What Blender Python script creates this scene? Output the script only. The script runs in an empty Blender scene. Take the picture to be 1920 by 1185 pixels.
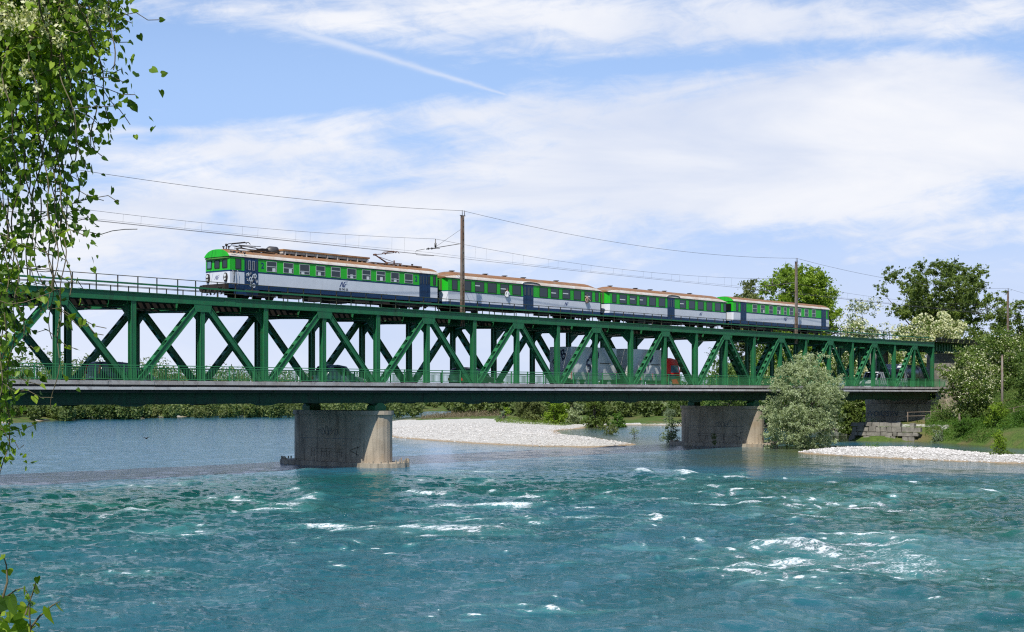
import bpy, math, random
import numpy as np
from mathutils import Vector, Matrix

# ------------------------------------------------------------------ camera, light, exposure
F, CX, HY, HC = 2730.0, 960.0, 738.0, 5.8        # focal length in photo pixels, principal column, horizon row, eye height over water
TH = math.atan(2315.0 / F)
CT, ST = math.cos(TH), math.sin(TH)
S = bpy.context.scene
COL = S.collection
cam = bpy.data.cameras.new("camera"); camo = bpy.data.objects.new("camera", cam); COL.objects.link(camo)
camo.location = (0, 0, HC); camo.rotation_euler = (math.radians(90), 0, TH - math.radians(90))
cam.sensor_width = 36; cam.lens = 36 * F / 1920; cam.shift_y = (HY - 592.5) / 1920
cam.clip_start = .1; cam.clip_end = 30000
S.camera = camo
S.view_settings.view_transform = 'Standard'; S.view_settings.look = 'None'
S.view_settings.exposure = 0.25; S.view_settings.gamma = 1
SUN = Vector((-.52, -.23, .81)).normalized()
sl = bpy.data.lights.new("sun", 'SUN'); so = bpy.data.objects.new("sun", sl); COL.objects.link(so)
sl.energy = 4.6; sl.angle = math.radians(.5); sl.color = (1, .965, .9)
so.rotation_euler = SUN.to_track_quat('Z', 'Y').to_euler(); so.location = (0, 0, 80)
S.cycles.use_denoising = False; S.cycles.pixel_filter_type = 'BLACKMAN_HARRIS'; S.cycles.filter_width = 1.2
S.cycles.sample_clamp_direct = 8.0; S.cycles.sample_clamp_indirect = 10.0
S.cycles.max_bounces = 6; S.cycles.transparent_max_bounces = 8; S.cycles.caustics_reflective = False; S.cycles.caustics_refractive = False

class NT:
    def __init__(s, nt): s.nt = nt; nt.nodes.clear()
    def n(s, typ, ins=None, **kw):
        nd = s.nt.nodes.new(typ)
        for k, v in kw.items(): setattr(nd, k, v)
        for k, v in (ins or {}).items():
            if isinstance(v, bpy.types.NodeSocket): s.nt.links.new(v, nd.inputs[k])
            else: nd.inputs[k].default_value = v
        return nd
    def m(s, op, a, b=0.0, c=None, clamp=False):
        ins = {0: a, 1: b}
        if c is not None: ins[2] = c
        return s.n('ShaderNodeMath', ins, operation=op, use_clamp=clamp).outputs[0]
    def mix(s, f, a, b):
        nd = s.nt.nodes.new('ShaderNodeMix'); nd.data_type = 'RGBA'
        for i, v in ((0, f), (6, a), (7, b)):
            if isinstance(v, bpy.types.NodeSocket): s.nt.links.new(v, nd.inputs[i])
            else: nd.inputs[i].default_value = v if i == 0 else (*v, 1)[:4]
        return nd.outputs[2]
    def noise(s, vec, scale, detail=4, rough=.55, dist=0, out=0):
        ins = {'Scale': scale, 'Detail': detail, 'Roughness': rough, 'Distortion': dist}
        if vec is not None: ins['Vector'] = vec
        return s.n('ShaderNodeTexNoise', ins).outputs[out]
    def ss(s, x, a, b):
        nd = s.n('ShaderNodeMapRange', {0: x, 1: a, 2: b, 3: 0.0, 4: 1.0}, interpolation_type='SMOOTHSTEP')
        return nd.outputs[0]
    def ramp(s, x, stops):
        nd = s.n('ShaderNodeValToRGB', {0: x}); cr = nd.color_ramp
        while len(cr.elements) < len(stops): cr.elements.new(.5)
        for e, (p, c) in zip(cr.elements, stops): e.position = p; e.color = (*c, 1)[:4]
        return nd.outputs[0]

# ------------------------------------------------------------------ sky with thin cloud sheets and a vapour trail
def make_world():
    w = bpy.data.worlds.new("World"); S.world = w; w.use_nodes = True
    t = NT(w.node_tree)
    sky = t.n('ShaderNodeTexSky', sky_type='NISHITA', sun_disc=False)
    sky.sun_elevation = math.asin(SUN.z); sky.sun_rotation = math.atan2(SUN.x, SUN.y)
    sky.air_density = 1.0; sky.dust_density = .3; sky.ozone_density = 2.0; sky.altitude = 100
    g = t.n('ShaderNodeTexCoord').outputs['Generated']
    v = t.n('ShaderNodeVectorMath', {0: g}, operation='NORMALIZE').outputs[0]
    def dot(a): return t.n('ShaderNodeVectorMath', {0: v, 1: a}, operation='DOT_PRODUCT').outputs['Value']
    fw = t.m('MAXIMUM', dot((CT, ST, 0)), .06)
    u = t.m('DIVIDE', dot((ST, -CT, 0)), fw); el = t.m('DIVIDE', dot((0, 0, 1)), fw)
    # sky-plane coordinates: u across, el up, in tangents of the angle from one fixed compass bearing
    def vec(a, b, c=0.0): return t.n('ShaderNodeCombineXYZ', {0: a, 1: b, 2: c}).outputs[0]
    a = math.radians(-9)
    ur = t.m('ADD', t.m('MULTIPLY', u, math.cos(a)), t.m('MULTIPLY', el, -math.sin(a)))
    er = t.m('ADD', t.m('MULTIPLY', u, math.sin(a)), t.m('MULTIPLY', el, math.cos(a)))
    p1 = vec(t.m('MULTIPLY', u, 5.5), t.m('MULTIPLY', el, 17.0))
    p2 = vec(t.m('MULTIPLY', ur, 6.0), t.m('MULTIPLY', er, 45.0), 3.3)
    p3 = vec(t.m('MULTIPLY', u, 26.0), t.m('MULTIPLY', el, 60.0), 7.1)
    n1 = t.noise(p1, 1.0, 6, .55, .6); n2 = t.noise(p2, 1.0, 7, .6, .5); n3 = t.noise(p3, 1.0, 8, .68, .8)
    p4 = vec(t.m('MULTIPLY', u, 3.0), t.m('MULTIPLY', el, 9.0), 11.7)
    n4 = t.noise(p4, 1.0, 4, .5, .3)
    def blob(x, y, rx, ry, k=1.0, ang=0):
        cx, cy = (x - CX) / F, (HY - y) / F
        du = t.m('SUBTRACT', u, cx); dv = t.m('SUBTRACT', el, cy)
        c, s_ = math.cos(ang), math.sin(ang)
        a1 = t.m('MULTIPLY', t.m('ADD', t.m('MULTIPLY', du, c), t.m('MULTIPLY', dv, s_)), F / rx)
        b1 = t.m('MULTIPLY', t.m('ADD', t.m('MULTIPLY', du, -s_), t.m('MULTIPLY', dv, c)), F / ry)
        r = t.m('ADD', t.m('MULTIPLY', a1, a1), t.m('MULTIPLY', b1, b1))
        return t.m('MULTIPLY', t.m('EXPONENT', t.m('MULTIPLY', r, -1.0)), k)
    def add(*xs):
        r = xs[0]
        for x in xs[1:]: r = t.m('ADD', r, x)
        return r
    # big bank of cloud on the right, sheet along the top, streaks at left; clear patches elsewhere
    bias = add(blob(1600, 250, 560, 125, .85), blob(1720, 165, 230, 48, .5), blob(1660, 85, 330, 22, -.55), blob(1150, 300, 420, 90, .3), blob(1150, 40, 700, 62, .5, -.05),
               blob(1800, 20, 250, 60, .25), blob(450, 20, 260, 30, .25, -.1), blob(480, 285, 260, 26, .42), blob(300, 245, 150, 9, .35),
               blob(760, 225, 260, 24, .3, .1), blob(200, 430, 480, 95, .5), blob(1000, 370, 700, 36, .28), blob(820, 470, 500, 40, .3),
               blob(1500, 420, 600, 60, .15),
               blob(420, 140, 360, 85, -.5), blob(1290, 118, 300, 20, -.35, .04), blob(900, 130, 190, 40, -.2), blob(1800, 350, 250, 24, -.2), blob(760, 620, 900, 60, .12))
    dens = add(bias, t.m('MULTIPLY', t.m('SUBTRACT', n1, .5), 1.25), t.m('MULTIPLY', t.m('SUBTRACT', n2, .5), .95), t.m('MULTIPLY', t.m('SUBTRACT', n3, .5), .75))
    cov = t.ss(dens, -.14, .56)
    hz = t.ss(el, .16, .0)                                        # pale towards the horizon
    cov = t.m('MAXIMUM', cov, t.m('MULTIPLY', hz, .62))
    # vapour trail
    def trail(x0, y0, x1, y1, wd, k):
        ax, ay, bx, by = (x0 - CX) / F, (HY - y0) / F, (x1 - CX) / F, (HY - y1) / F
        L = math.hypot(bx - ax, by - ay); dx, dy = (bx - ax) / L, (by - ay) / L
        du = t.m('SUBTRACT', u, ax); dv = t.m('SUBTRACT', el, ay)
        al = t.m('DIVIDE', t.m('ADD', t.m('MULTIPLY', du, dx), t.m('MULTIPLY', dv, dy)), L)
        ac = t.m('ADD', t.m('MULTIPLY', du, -dy), t.m('MULTIPLY', dv, dx))
        ac = t.m('ADD', ac, t.m('MULTIPLY', t.m('SUBTRACT', n3, .5), .004))
        wv = t.m('MULTIPLY', t.m('SUBTRACT', 1.25, al), wd / F)
        q = t.m('DIVIDE', ac, wv); g_ = t.m('EXPONENT', t.m('MULTIPLY', t.m('MULTIPLY', q, q), -1.0))
        m_ = t.m('MULTIPLY', t.ss(al, -.25, .15), t.ss(al, 1.02, .93))
        return t.m('MULTIPLY', t.m('MULTIPLY', g_, m_), k)
    cov = t.m('MAXIMUM', cov, trail(430, 18, 975, 186, 9, .5))
    up = t.ss(dot((0, 0, 1)), .3, .75)                             # overhead: thinner broken cloud, seen only by the light
    cov = t.m('MULTIPLY', cov, t.m('SUBTRACT', 1.0, t.m('MULTIPLY', up, .8)))
    shade = t.ss(t.m('ADD', n1, t.m('MULTIPLY', n4, .8)), .6, 1.25)
    cc = t.mix(shade, (6.4, 7.2, 9.0), (9.4, 9.5, 9.9))
    blue = t.n('ShaderNodeMix', data_type='RGBA', blend_type='MULTIPLY')
    t.nt.links.new(sky.outputs[0], blue.inputs[6]); blue.inputs[0].default_value = 1; blue.inputs[7].default_value = (.80, .94, 1.22, 1)
    base = t.mix(t.ss(el, .42, .16), blue.outputs[2], (4.1, 6.1, 9.8))
    base = t.mix(hz, base, (6.2, 7.3, 9.8))
    colr = t.mix(cov, base, cc)
    gnd = t.ss(dot((0, 0, 1)), 0.0, -.03)
    colr = t.mix(gnd, colr, (.35, .45, .42))
    bg = t.n('ShaderNodeBackground', {0: colr, 1: .085})
    out = t.n('ShaderNodeOutputWorld'); t.nt.links.new(bg.outputs[0], out.inputs[0])
make_world()

# ------------------------------------------------------------------ helpers
def wp(x, y, z=0.0, d=None):
    """the place in the world seen at photo column x, row y: on level z, or at forward distance d"""
    if d is None: d = F * (HC - z) / (y - HY)
    l = (x - CX) / F * d
    return Vector((d * CT + l * ST, d * ST - l * CT, HC + (HY - y) / F * d))
def at(x, d, z=0.0):
    l = (x - CX) / F * d
    return Vector((d * CT + l * ST, d * ST - l * CT, z))
def tx(x, Y):
    """distance along the bridge axis of photo column x on the vertical plane Y"""
    k = (x - CX) / F
    return Y * (CT + k * ST) / (ST - k * CT)

MATS = {}
def mat(name, col, rough=.6, col2=None, nscale=3.0, amt=.5, bump=0.0, bscale=20.0, metal=0.0, spec=.5, streak=None, stain=None, coords='Object', lo=.35, hi=.65):
    if name in MATS: return MATS[name]
    m = bpy.data.materials.new(name); m.use_nodes = True; t = NT(m.node_tree)
    co = t.n('ShaderNodeTexCoord').outputs[coords] if coords != 'World' else t.n('ShaderNodeNewGeometry').outputs['Position']
    c = (*col, 1)
    cs = None
    if col2 is None: col2 = tuple(v * .78 for v in col)
    n = t.ss(t.noise(co, nscale, 5, .6), lo, hi)
    cs = t.mix(t.m('MULTIPLY', n, amt), col, col2)
    if streak:   # vertical run-off stains: (colour, amount, scale)
        mp = t.n('ShaderNodeMapping', {'Vector': co, 'Scale': (streak[2], streak[2], streak[2] * .07)}).outputs[0]
        cs = t.mix(t.m('MULTIPLY', t.ss(t.noise(mp, 1.0, 4, .6), .48, .75), streak[1]), cs, streak[0])
    if stain:
        cs = t.mix(t.m('MULTIPLY', t.ss(t.noise(co, stain[2], 5, .65), .54, .68), stain[1]), cs, stain[0])
    ins = {'Base Color': cs, 'Roughness': rough, 'Metallic': metal, 'Specular IOR Level': spec}
    if bump: ins['Normal'] = t.n('ShaderNodeBump', {'Strength': bump, 'Distance': .05, 'Height': t.noise(co, bscale, 5, .6)}).outputs[0]
    b = t.n('ShaderNodeBsdfPrincipled', ins)
    o = t.n('ShaderNodeOutputMaterial'); t.nt.links.new(b.outputs[0], o.inputs[0])
    MATS[name] = m
    return m

class MB:
    def __init__(s): s.v = []; s.f = []; s.m = []; s.sm = []
    def face(s, idx, m=0, sm=False): s.f.append(tuple(idx)); s.m.append(m); s.sm.append(sm)
    def box(s, x0, x1, y0, y1, z0, z1, m=0):
        b = len(s.v)
        s.v += [(x0, y0, z0), (x1, y0, z0), (x1, y1, z0), (x0, y1, z0), (x0, y0, z1), (x1, y0, z1), (x1, y1, z1), (x0, y1, z1)]
        for q in ((0, 3, 2, 1), (4, 5, 6, 7), (0, 1, 5, 4), (1, 2, 6, 5), (2, 3, 7, 6), (3, 0, 4, 7)): s.face([b + i for i in q], m)
        return s
    def hexa(s, pts, m=0):   # 8 points, bottom ring then top ring
        b = len(s.v); s.v += [tuple(p) for p in pts]
        for q in ((0, 3, 2, 1), (4, 5, 6, 7), (0, 1, 5, 4), (1, 2, 6, 5), (2, 3, 7, 6), (3, 0, 4, 7)): s.face([b + i for i in q], m)
        return s
    def prism(s, poly, a, b_, axis='y', m=0):
        """poly: 2-D outline; axis y: (x,z) extruded along y; x: (y,z) along x; z: (x,y) along z"""
        n = len(poly); b = len(s.v)
        for h in (a, b_):
            for p in poly:
                s.v.append({'y': (p[0], h, p[1]), 'x': (h, p[0], p[1]), 'z': (p[0], p[1], h)}[axis])
        s.face(range(b, b + n), m); s.face(range(b + 2 * n - 1, b + n - 1, -1), m)
        for i in range(n):
            j = (i + 1) % n; s.face((b + i, b + n + i, b + n + j, b + j), m)
        return s
    def bar(s, p, q, wy, wn, m=0):
        """rectangular bar from p to q lying in an x-z plane: wy across y, wn in the plane"""
        p = Vector(p); q = Vector(q); d = (q - p).normalized(); n = Vector((-d.z, 0, d.x)).normalized() * wn / 2 if abs(d.y) < .9 else Vector((wn / 2, 0, 0))
        y = Vector((0, wy / 2, 0)) if abs(d.y) < .9 else Vector((0, 0, wy / 2))
        s.hexa([p - n - y, p + n - y, p + n + y, p - n + y, q - n - y, q + n - y, q + n + y, q - n + y], m)
        return s
    def tube(s, pts, r, n=6, m=0, cap=True, sm=True):
        pts = [Vector(p) for p in pts]; k = len(pts)
        rs = r if isinstance(r, (list, tuple)) else [r] * k
        b = len(s.v); ref = None
        for i, p in enumerate(pts):
            d = (pts[min(i + 1, k - 1)] - pts[max(i - 1, 0)])
            d = d.normalized() if d.length > 1e-9 else Vector((0, 0, 1))
            if ref is None: ref = Vector((0, 0, 1)) if abs(d.z) < .9 else Vector((1, 0, 0))
            a = d.cross(ref).normalized(); c = d.cross(a).normalized(); ref = -c if False else ref
            for j in range(n):
                an = 2 * math.pi * j / n
                s.v.append(tuple(p + (a * math.cos(an) + c * math.sin(an)) * rs[i]))
        for i in range(k - 1):
            for j in range(n):
                j2 = (j + 1) % n
                s.face((b + i * n + j, b + i * n + j2, b + (i + 1) * n + j2, b + (i + 1) * n + j), m, sm)
        if cap:
            s.face([b + j for j in range(n)][::-1], m); s.face([b + (k - 1) * n + j for j in range(n)], m)
        return s
    def disc(s, c, r, h, axis='y', n=14, m=0):
        poly = [(r * math.cos(2 * math.pi * i / n), r * math.sin(2 * math.pi * i / n)) for i in range(n)]
        b = len(s.v); a0 = h
        if axis == 'y': s.prism([(c[0] + p[0], c[2] + p[1]) for p in poly], c[1], c[1] + h, 'y', m)
        elif axis == 'x': s.prism([(c[1] + p[0], c[2] + p[1]) for p in poly], c[0], c[0] + h, 'x', m)
        else: s.prism([(c[0] + p[0], c[1] + p[1]) for p in poly], c[2], c[2] + h, 'z', m)
        return s
    def grid(s, P, m=0, sm=True):
        """P: rows of points"""
        b = len(s.v); R = len(P); C = len(P[0])
        for row in P: s.v += [tuple(p) for p in row]
        for i in range(R - 1):
            for j in range(C - 1):
                s.face((b + i * C + j, b + i * C + j + 1, b + (i + 1) * C + j + 1, b + (i + 1) * C + j), m, sm)
        return s
    def mesh(s, name, mats):
        me = bpy.data.meshes.new(name); me.from_pydata(s.v, [], s.f)
        for m in (mats if isinstance(mats, (list, tuple)) else [mats]): me.materials.append(m)
        me.polygons.foreach_set('material_index', s.m); me.polygons.foreach_set('use_smooth', s.sm); me.update()
        return me
    def build(s, name, mats, parent=None, loc=(0, 0, 0), rz=0.0):
        return link(name, s.mesh(name, mats), parent, loc, rz)

def link(name, data, parent=None, loc=(0, 0, 0), rz=0.0):
    o = bpy.data.objects.new(name, data); COL.objects.link(o); o.location = loc; o.rotation_euler = (0, 0, rz)
    if parent is not None: o.parent = parent
    return o
def tag(o, label=None, cat=None, group=None, kind=None):
    for k, v in (('label', label), ('category', cat), ('group', group), ('kind', kind)):
        if v: o[k] = v
    return o
def thing(name, label, cat, loc=(0, 0, 0), rz=0.0, group=None):
    return tag(link(name, None, None, loc, rz), label, cat, group)
def fastmesh(name, V, Fq, mats, var=None, midx=None, smooth=False):
    """V (n,3) array, Fq (k,m) array of equal-sized faces"""
    me = bpy.data.meshes.new(name); k, mm = Fq.shape
    me.vertices.add(len(V)); me.vertices.foreach_set('co', np.asarray(V, np.float32).ravel())
    me.loops.add(k * mm); me.loops.foreach_set('vertex_index', Fq.astype(np.int32).ravel())
    me.polygons.add(k); me.polygons.foreach_set('loop_start', np.arange(0, k * mm, mm, dtype=np.int32))
    me.polygons.foreach_set('loop_total', np.full(k, mm, np.int32))
    for m in (mats if isinstance(mats, (list, tuple)) else [mats]): me.materials.append(m)
    if midx is not None: me.polygons.foreach_set('material_index', midx.astype(np.int32))
    me.polygons.foreach_set('use_smooth', np.full(k, smooth))
    me.update(calc_edges=True)
    if var is not None:
        a = me.attributes.new('var', 'FLOAT', 'FACE'); a.data.foreach_set('value', var.astype(np.float32))
    return me
def text(name, body, size, m, parent, loc, rot=(math.pi / 2, 0, 0), ext=.006, shear=0.0, sx=1.0):
    cu = bpy.data.curves.new(name, 'FONT'); cu.body = body; cu.size = size; cu.extrude = ext; cu.shear = shear; cu.offset = .012 * size
    cu.align_x = 'CENTER'; cu.align_y = 'CENTER'; cu.materials.append(m)
    tmp = bpy.data.objects.new(name, cu); me = bpy.data.meshes.new_from_object(tmp); bpy.data.objects.remove(tmp)
    me.name = name
    if not len(me.materials): me.materials.append(m)
    o = link(name, me, parent, loc); o.rotation_euler = rot; o.scale = (sx, 1, 1)
    return o

# ------------------------------------------------------------------ materials
M = {}
M['green'] = mat('green_bridge_paint', (.013, .142, .050), .5, (.019, .165, .060), 1.3, .6, .25, 60, streak=((.03, .05, .025), .45, 2.5), stain=((.09, .05, .02), .35, 5.0), coords='World')
M['rail_green'] = mat('green_railing_paint', (.04, .22, .075), .5, (.06, .25, .1), 2, .5, coords='World')
M['rust_rail'] = mat('rusty_green_rail', (.03, .055, .03), .7, (.07, .04, .02), 2, .9, coords='World')
M['conc_edge'] = mat('weathered_kerb_concrete', (.50, .46, .43), .85, (.30, .25, .22), .9, .7, .3, 30, stain=((.09, .07, .06), .5, 1.7), coords='World')
M['trough'] = mat('pale_edge_trough', (.66, .63, .61), .7, (.45, .40, .38), .7, .6, .2, 30, stain=((.15, .12, .10), .4, 1.2), coords='World')
M['concrete'] = mat('pier_concrete', (.42, .35, .26), .9, (.27, .22, .16), .5, .7, .5, 12, streak=((.08, .07, .055), .75, 2.0), stain=((.3, .2, .1), .3, .55), coords='World')
M['asphalt'] = mat('asphalt', (.05, .05, .05), .9)
M['stone'] = mat('rubble_stone', (.25, .23, .19), .9, (.12, .11, .09), 1.2, .8, .5, 8, coords='World')
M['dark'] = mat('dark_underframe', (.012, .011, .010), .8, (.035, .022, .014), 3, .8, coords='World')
M['wood'] = mat('old_sleepers', (.05, .035, .025), .9)
M['steel'] = mat('grey_steel', (.12, .11, .10), .5, metal=.4)
M['mast'] = mat('rusty_mast_steel', (.20, .17, .14), .6, (.12, .07, .04), 1.2, .9, streak=((.22, .10, .05), .6, 3.0), coords='World')
M['wire'] = mat('copper_wire', (.10, .09, .09), .6)
M['tgreen'] = mat('bright_green_train_paint', (.012, .47, .012), .38, (.03, .40, .02), 1.0, .4, streak=((.03, .20, .02), .5, 4.0), coords='World')
M['tgreen_dirty'] = mat('dirty_green_train_end', (.06, .22, .025), .6, (.08, .12, .04), 2.0, .8, streak=((.06, .06, .03), .6, 4.0), coords='World')
M['twhite'] = mat('light_grey_train_paint', (.70, .72, .76), .42, (.62, .64, .68), 1.5, .5, streak=((.45, .43, .42), .16, 5.0), coords='World')
M['tblue'] = mat('dark_blue_train_paint', (.003, .034, .105), .4, (.006, .028, .07), 2, .6, coords='World')
M['roof'] = mat('rusty_roof', (.22, .17, .13), .75, (.25, .12, .05), 1.1, 1.0, .3, 20, streak=((.12, .07, .05), .5, 3.0), stain=((.34, .24, .16), .5, 1.6), coords='World', lo=.3, hi=.52)
M['roof_edge'] = mat('pale_roof_cove', (.56, .54, .50), .7, (.42, .30, .20), .8, .5, coords='World', streak=((.34, .17, .09), .5, 5.0))
M['glass'] = mat('dark_window_glass', (.012, .014, .016), .08, spec=.9)
M['glass2'] = mat('dusty_lowered_window', (.05, .055, .06), .2)
M['glassb'] = mat('blue_vehicle_glass', (.10, .20, .24), .1, spec=.9)
M['green_shade'] = mat('shade_darkened_girder_green', (.004, .060, .026), .65, (.010, .035, .02), 1.3, .7, .25, 60, streak=((.02, .02, .015), .6, 2.5), coords='World')  # bridge green darkened to stand for shade under the deck, plus grime streaks
M['alu'] = mat('window_aluminium', (.55, .55, .54), .4, metal=.2)
M['paper'] = mat('white_blind', (.75, .75, .74), .7)
M['lamp'] = mat('lamp_glass', (.7, .72, .7), .15)
M['rubber'] = mat('black_rubber', (.012, .012, .012), .8)
M['white'] = mat('white_paint', (.8, .8, .8), .5)
M['red'] = mat('red_cab_paint', (.72, .02, .018), .35)
M['tail'] = mat('red_lamp_plastic', (.65, .02, .015), .3)
M['tarp'] = mat('grey_tarpaulin', (.66, .665, .64), .7, (.56, .565, .54), .7, .8, .4, 2.0, coords='World')
M['tarp_l'] = mat('pale_tarpaulin', (.68, .68, .62), .7, (.52, .52, .48), .7, .8, .4, 2.0, coords='World')
M['ink'] = mat('navy_lettering', (.010, .018, .06), .6)
M['logo'] = mat('blue_emblem', (.012, .03, .15), .5)
M['graf_w'] = mat('white_spray_paint', (.75, .78, .8), .6)
M['graf_d'] = mat('dark_spray_paint', (.05, .085, .11), .7)
M['car_blue'] = mat('dark_blue_car_paint', (.012, .02, .04), .25, spec=.7)
M['car_grey'] = mat('grey_blue_car_paint', (.10, .15, .17), .25, spec=.7)
M['car_dark'] = mat('black_car_paint', (.015, .018, .022), .25, spec=.7)
M['car_white'] = mat('white_car_paint', (.62, .64, .68), .3)
M['tank'] = mat('silver_tank', (.45, .45, .46), .35, metal=.5)
M['yellow'] = mat('orange_marker', (.7, .35, .03), .5)
M['bark'] = mat('bark', (.10, .08, .06), .9, (.05, .04, .03), 3, .8, .5, 10)
M['stem'] = mat('vine_stem', (.12, .10, .05), .8)

def leafmat(name, cols, transl=.35, rough=.6, patch=.35):
    """foliage: colour varies leaf by leaf and in broad patches over the crown"""
    m = bpy.data.materials.new(name); m.use_nodes = True; t = NT(m.node_tree)
    a = t.n('ShaderNodeAttribute', attribute_name='var').outputs['Fac']
    pos = t.n('ShaderNodeTexCoord').outputs['Object']
    nz = t.noise(pos, patch, 3, .5)
    x = t.m('ADD', t.m('MULTIPLY', a, .65), t.m('MULTIPLY', t.ss(nz, .35, .65), .35), clamp=True)
    k = len(cols)
    c = t.ramp(x, [(i / (k - 1), c_) for i, c_ in enumerate(cols)])
    b = t.n('ShaderNodeBsdfPrincipled', {'Base Color': c, 'Roughness': rough, 'Specular IOR Level': .3})
    c2 = t.n('ShaderNodeMix', data_type='RGBA', blend_type='MULTIPLY'); c2.inputs[0].default_value = 1
    t.nt.links.new(c, c2.inputs[6]); c2.inputs[7].default_value = (1.5, 1.6, .7, 1)
    tr = t.n('ShaderNodeBsdfTranslucent', {'Color': c2.outputs[2]})
    mx = t.n('ShaderNodeMixShader', {0: transl, 1: b.outputs[0], 2: tr.outputs[0]})
    o = t.n('ShaderNodeOutputMaterial'); t.nt.links.new(mx.outputs[0], o.inputs[0])
    return m
L = {}
L['bright'] = leafmat('bright_green_leaves', [(.09, .16, .015), (.19, .29, .025), (.33, .43, .05)])
L['woods'] = leafmat('far_wood_leaves', [(.08, .12, .035), (.14, .19, .06), (.24, .28, .11)])
L['mid'] = leafmat('mid_green_leaves', [(.05, .10, .022), (.11, .18, .04), (.19, .27, .06)])
L['dark'] = leafmat('dark_green_leaves', [(.06, .10, .022), (.135, .19, .04), (.25, .32, .07)])
L['olive'] = leafmat('olive_leaves', [(.08, .11, .035), (.15, .18, .06), (.24, .27, .10)])
L['willow'] = leafmat('grey_green_willow_leaves', [(.20, .25, .13), (.34, .40, .22), (.52, .57, .38)], .3)
L['pale'] = leafmat('pale_silvery_leaves', [(.13, .18, .11), (.22, .28, .17), (.34, .40, .27)], .3)
L['bloom'] = leafmat('cream_blossom', [(.42, .43, .20), (.60, .60, .36), (.76, .75, .54)], .25)
L['locust'] = leafmat('yellow_green_locust_leaves', [(.07, .12, .02), (.13, .20, .035), (.22, .29, .06)])
L['vine'] = leafmat('vine_leaves', [(.035, .085, .010), (.10, .19, .018), (.24, .36, .03), (.44, .56, .07)], .4, .45, 1.2)
L['sprig'] = leafmat('fresh_vine_leaves', [(.05, .12, .01), (.14, .25, .015), (.30, .38, .04)], .45, .45, 2)
L['grass'] = leafmat('grass_blades', [(.04, .10, .015), (.08, .17, .02), (.14, .24, .04)])
L['dry'] = leafmat('dry_herbs', [(.12, .09, .06), (.18, .14, .09), (.24, .20, .10)], .2)

# ------------------------------------------------------------------ foliage
def quads(C, size, rng, up=.25, narrow=.55, outward=None):
    """leaf-like bent diamonds at centres C; returns V (n*4,3), F (n,4)"""
    n = len(C)
    a = rng.normal(size=(n, 3)); a /= np.linalg.norm(a, axis=1)[:, None]
    nn = rng.normal(size=(n, 3)); nn[:, 2] += up
    if outward is not None: nn += outward * .9
    b = np.cross(nn, a); b /= np.linalg.norm(b, axis=1)[:, None] + 1e-9
    s = size * rng.uniform(.6, 1.3, size=(n, 1))
    V = np.stack([C + a * s * .5, C + b * s * .5 * narrow, C - a * s * .5, C - b * s * .5 * narrow], 1).reshape(-1, 3)
    Fq = np.arange(n * 4).reshape(-1, 4)
    return V, Fq
def crown_points(rng, W, Dp, z0, z1, K, n, cr, shape='round', hollow=.35):
    """leaf positions: K boughs spread through a crown, each broken into small sprays; returns points, outward dirs, ids, bough centres, radii"""
    cs = []
    H = z1 - z0
    while len(cs) < K:
        q = rng.uniform(-1, 1, 3); r = math.hypot(q[0], q[1]) if shape == 'bush' else (abs(q) ** 2.7).sum() ** (1 / 2.7)
        if r > 1 or (r < hollow and rng.random() < .6): continue
        h = (q[2] + 1) / 2
        if shape == 'cone': k = 1.15 - .85 * h
        elif shape == 'bush': k = (.86 + .14 * h / .4) if h < .4 else math.sqrt(max(0, 1 - ((h - .4) / .6) ** 2))
        elif shape == 'vase': k = .75 + .45 * h
        else: k = 1.05
        if shape == 'bush' and k < rng.random() ** 1.5: continue
        cs.append((q[0] * (W / 2 - cr * .5) * k, q[1] * (Dp / 2 - cr * .5) * k, z0 + h * (H - cr * .3) + cr * .05))
    cs = np.array(cs)
    rad = cr * rng.uniform(.6, 1.35, K)
    S_ = 14
    sd = rng.normal(size=(K, S_, 3)); sd /= np.linalg.norm(sd, axis=2)[..., None]; sd[..., 2] *= .8
    sc = cs[:, None] + sd * rad[:, None, None] * rng.uniform(.35, 1.15, (K, S_, 1))
    sr = rad[:, None] * rng.uniform(.18, .46, (K, S_))
    wgt = (sr ** 1.7).ravel(); wgt /= wgt.sum()
    k_ = rng.choice(K * S_, n, p=wgt); ids = k_ // S_
    d = rng.normal(size=(n, 3)); d /= np.linalg.norm(d, axis=1)[:, None]
    rr = np.abs(rng.normal(size=(n, 1))) * .62
    P = sc.reshape(-1, 3)[k_] + d * rr * sr.ravel()[k_][:, None] * np.array([1, 1, .8])
    P[:, 2] = np.maximum(P[:, 2], .02 + rng.uniform(0, .3, n))
    out = P - cs[ids]; out /= np.linalg.norm(out, axis=1)[:, None] + 1e-6
    return P, out * .7, ids, cs, rad
def limbs(mb, rng, base_r, zt, cs, nl=9, lean=(0, 0)):
    top = Vector((lean[0], lean[1], zt))
    mb.tube([(0, 0, -.6), (lean[0] * .2, lean[1] * .2, zt * .4), tuple(top)], [base_r * 1.25, base_r * .85, base_r * .6], 7)
    idx = rng.choice(len(cs), min(nl, len(cs)), replace=False)
    for i in idx:
        c = Vector(cs[i]); s0 = Vector((lean[0] * .4, lean[1] * .4, zt * rng.uniform(.35, 1.0)))
        s0.x, s0.y = lean[0] * s0.z / zt, lean[1] * s0.z / zt
        mid = s0.lerp(c, .5) + Vector((rng.normal() * .3, rng.normal() * .3, abs(rng.normal()) * .5))
        mb.tube([tuple(s0), tuple(mid), tuple(c)], [base_r * .42, base_r * .25, base_r * .06], 5, cap=False)
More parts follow.
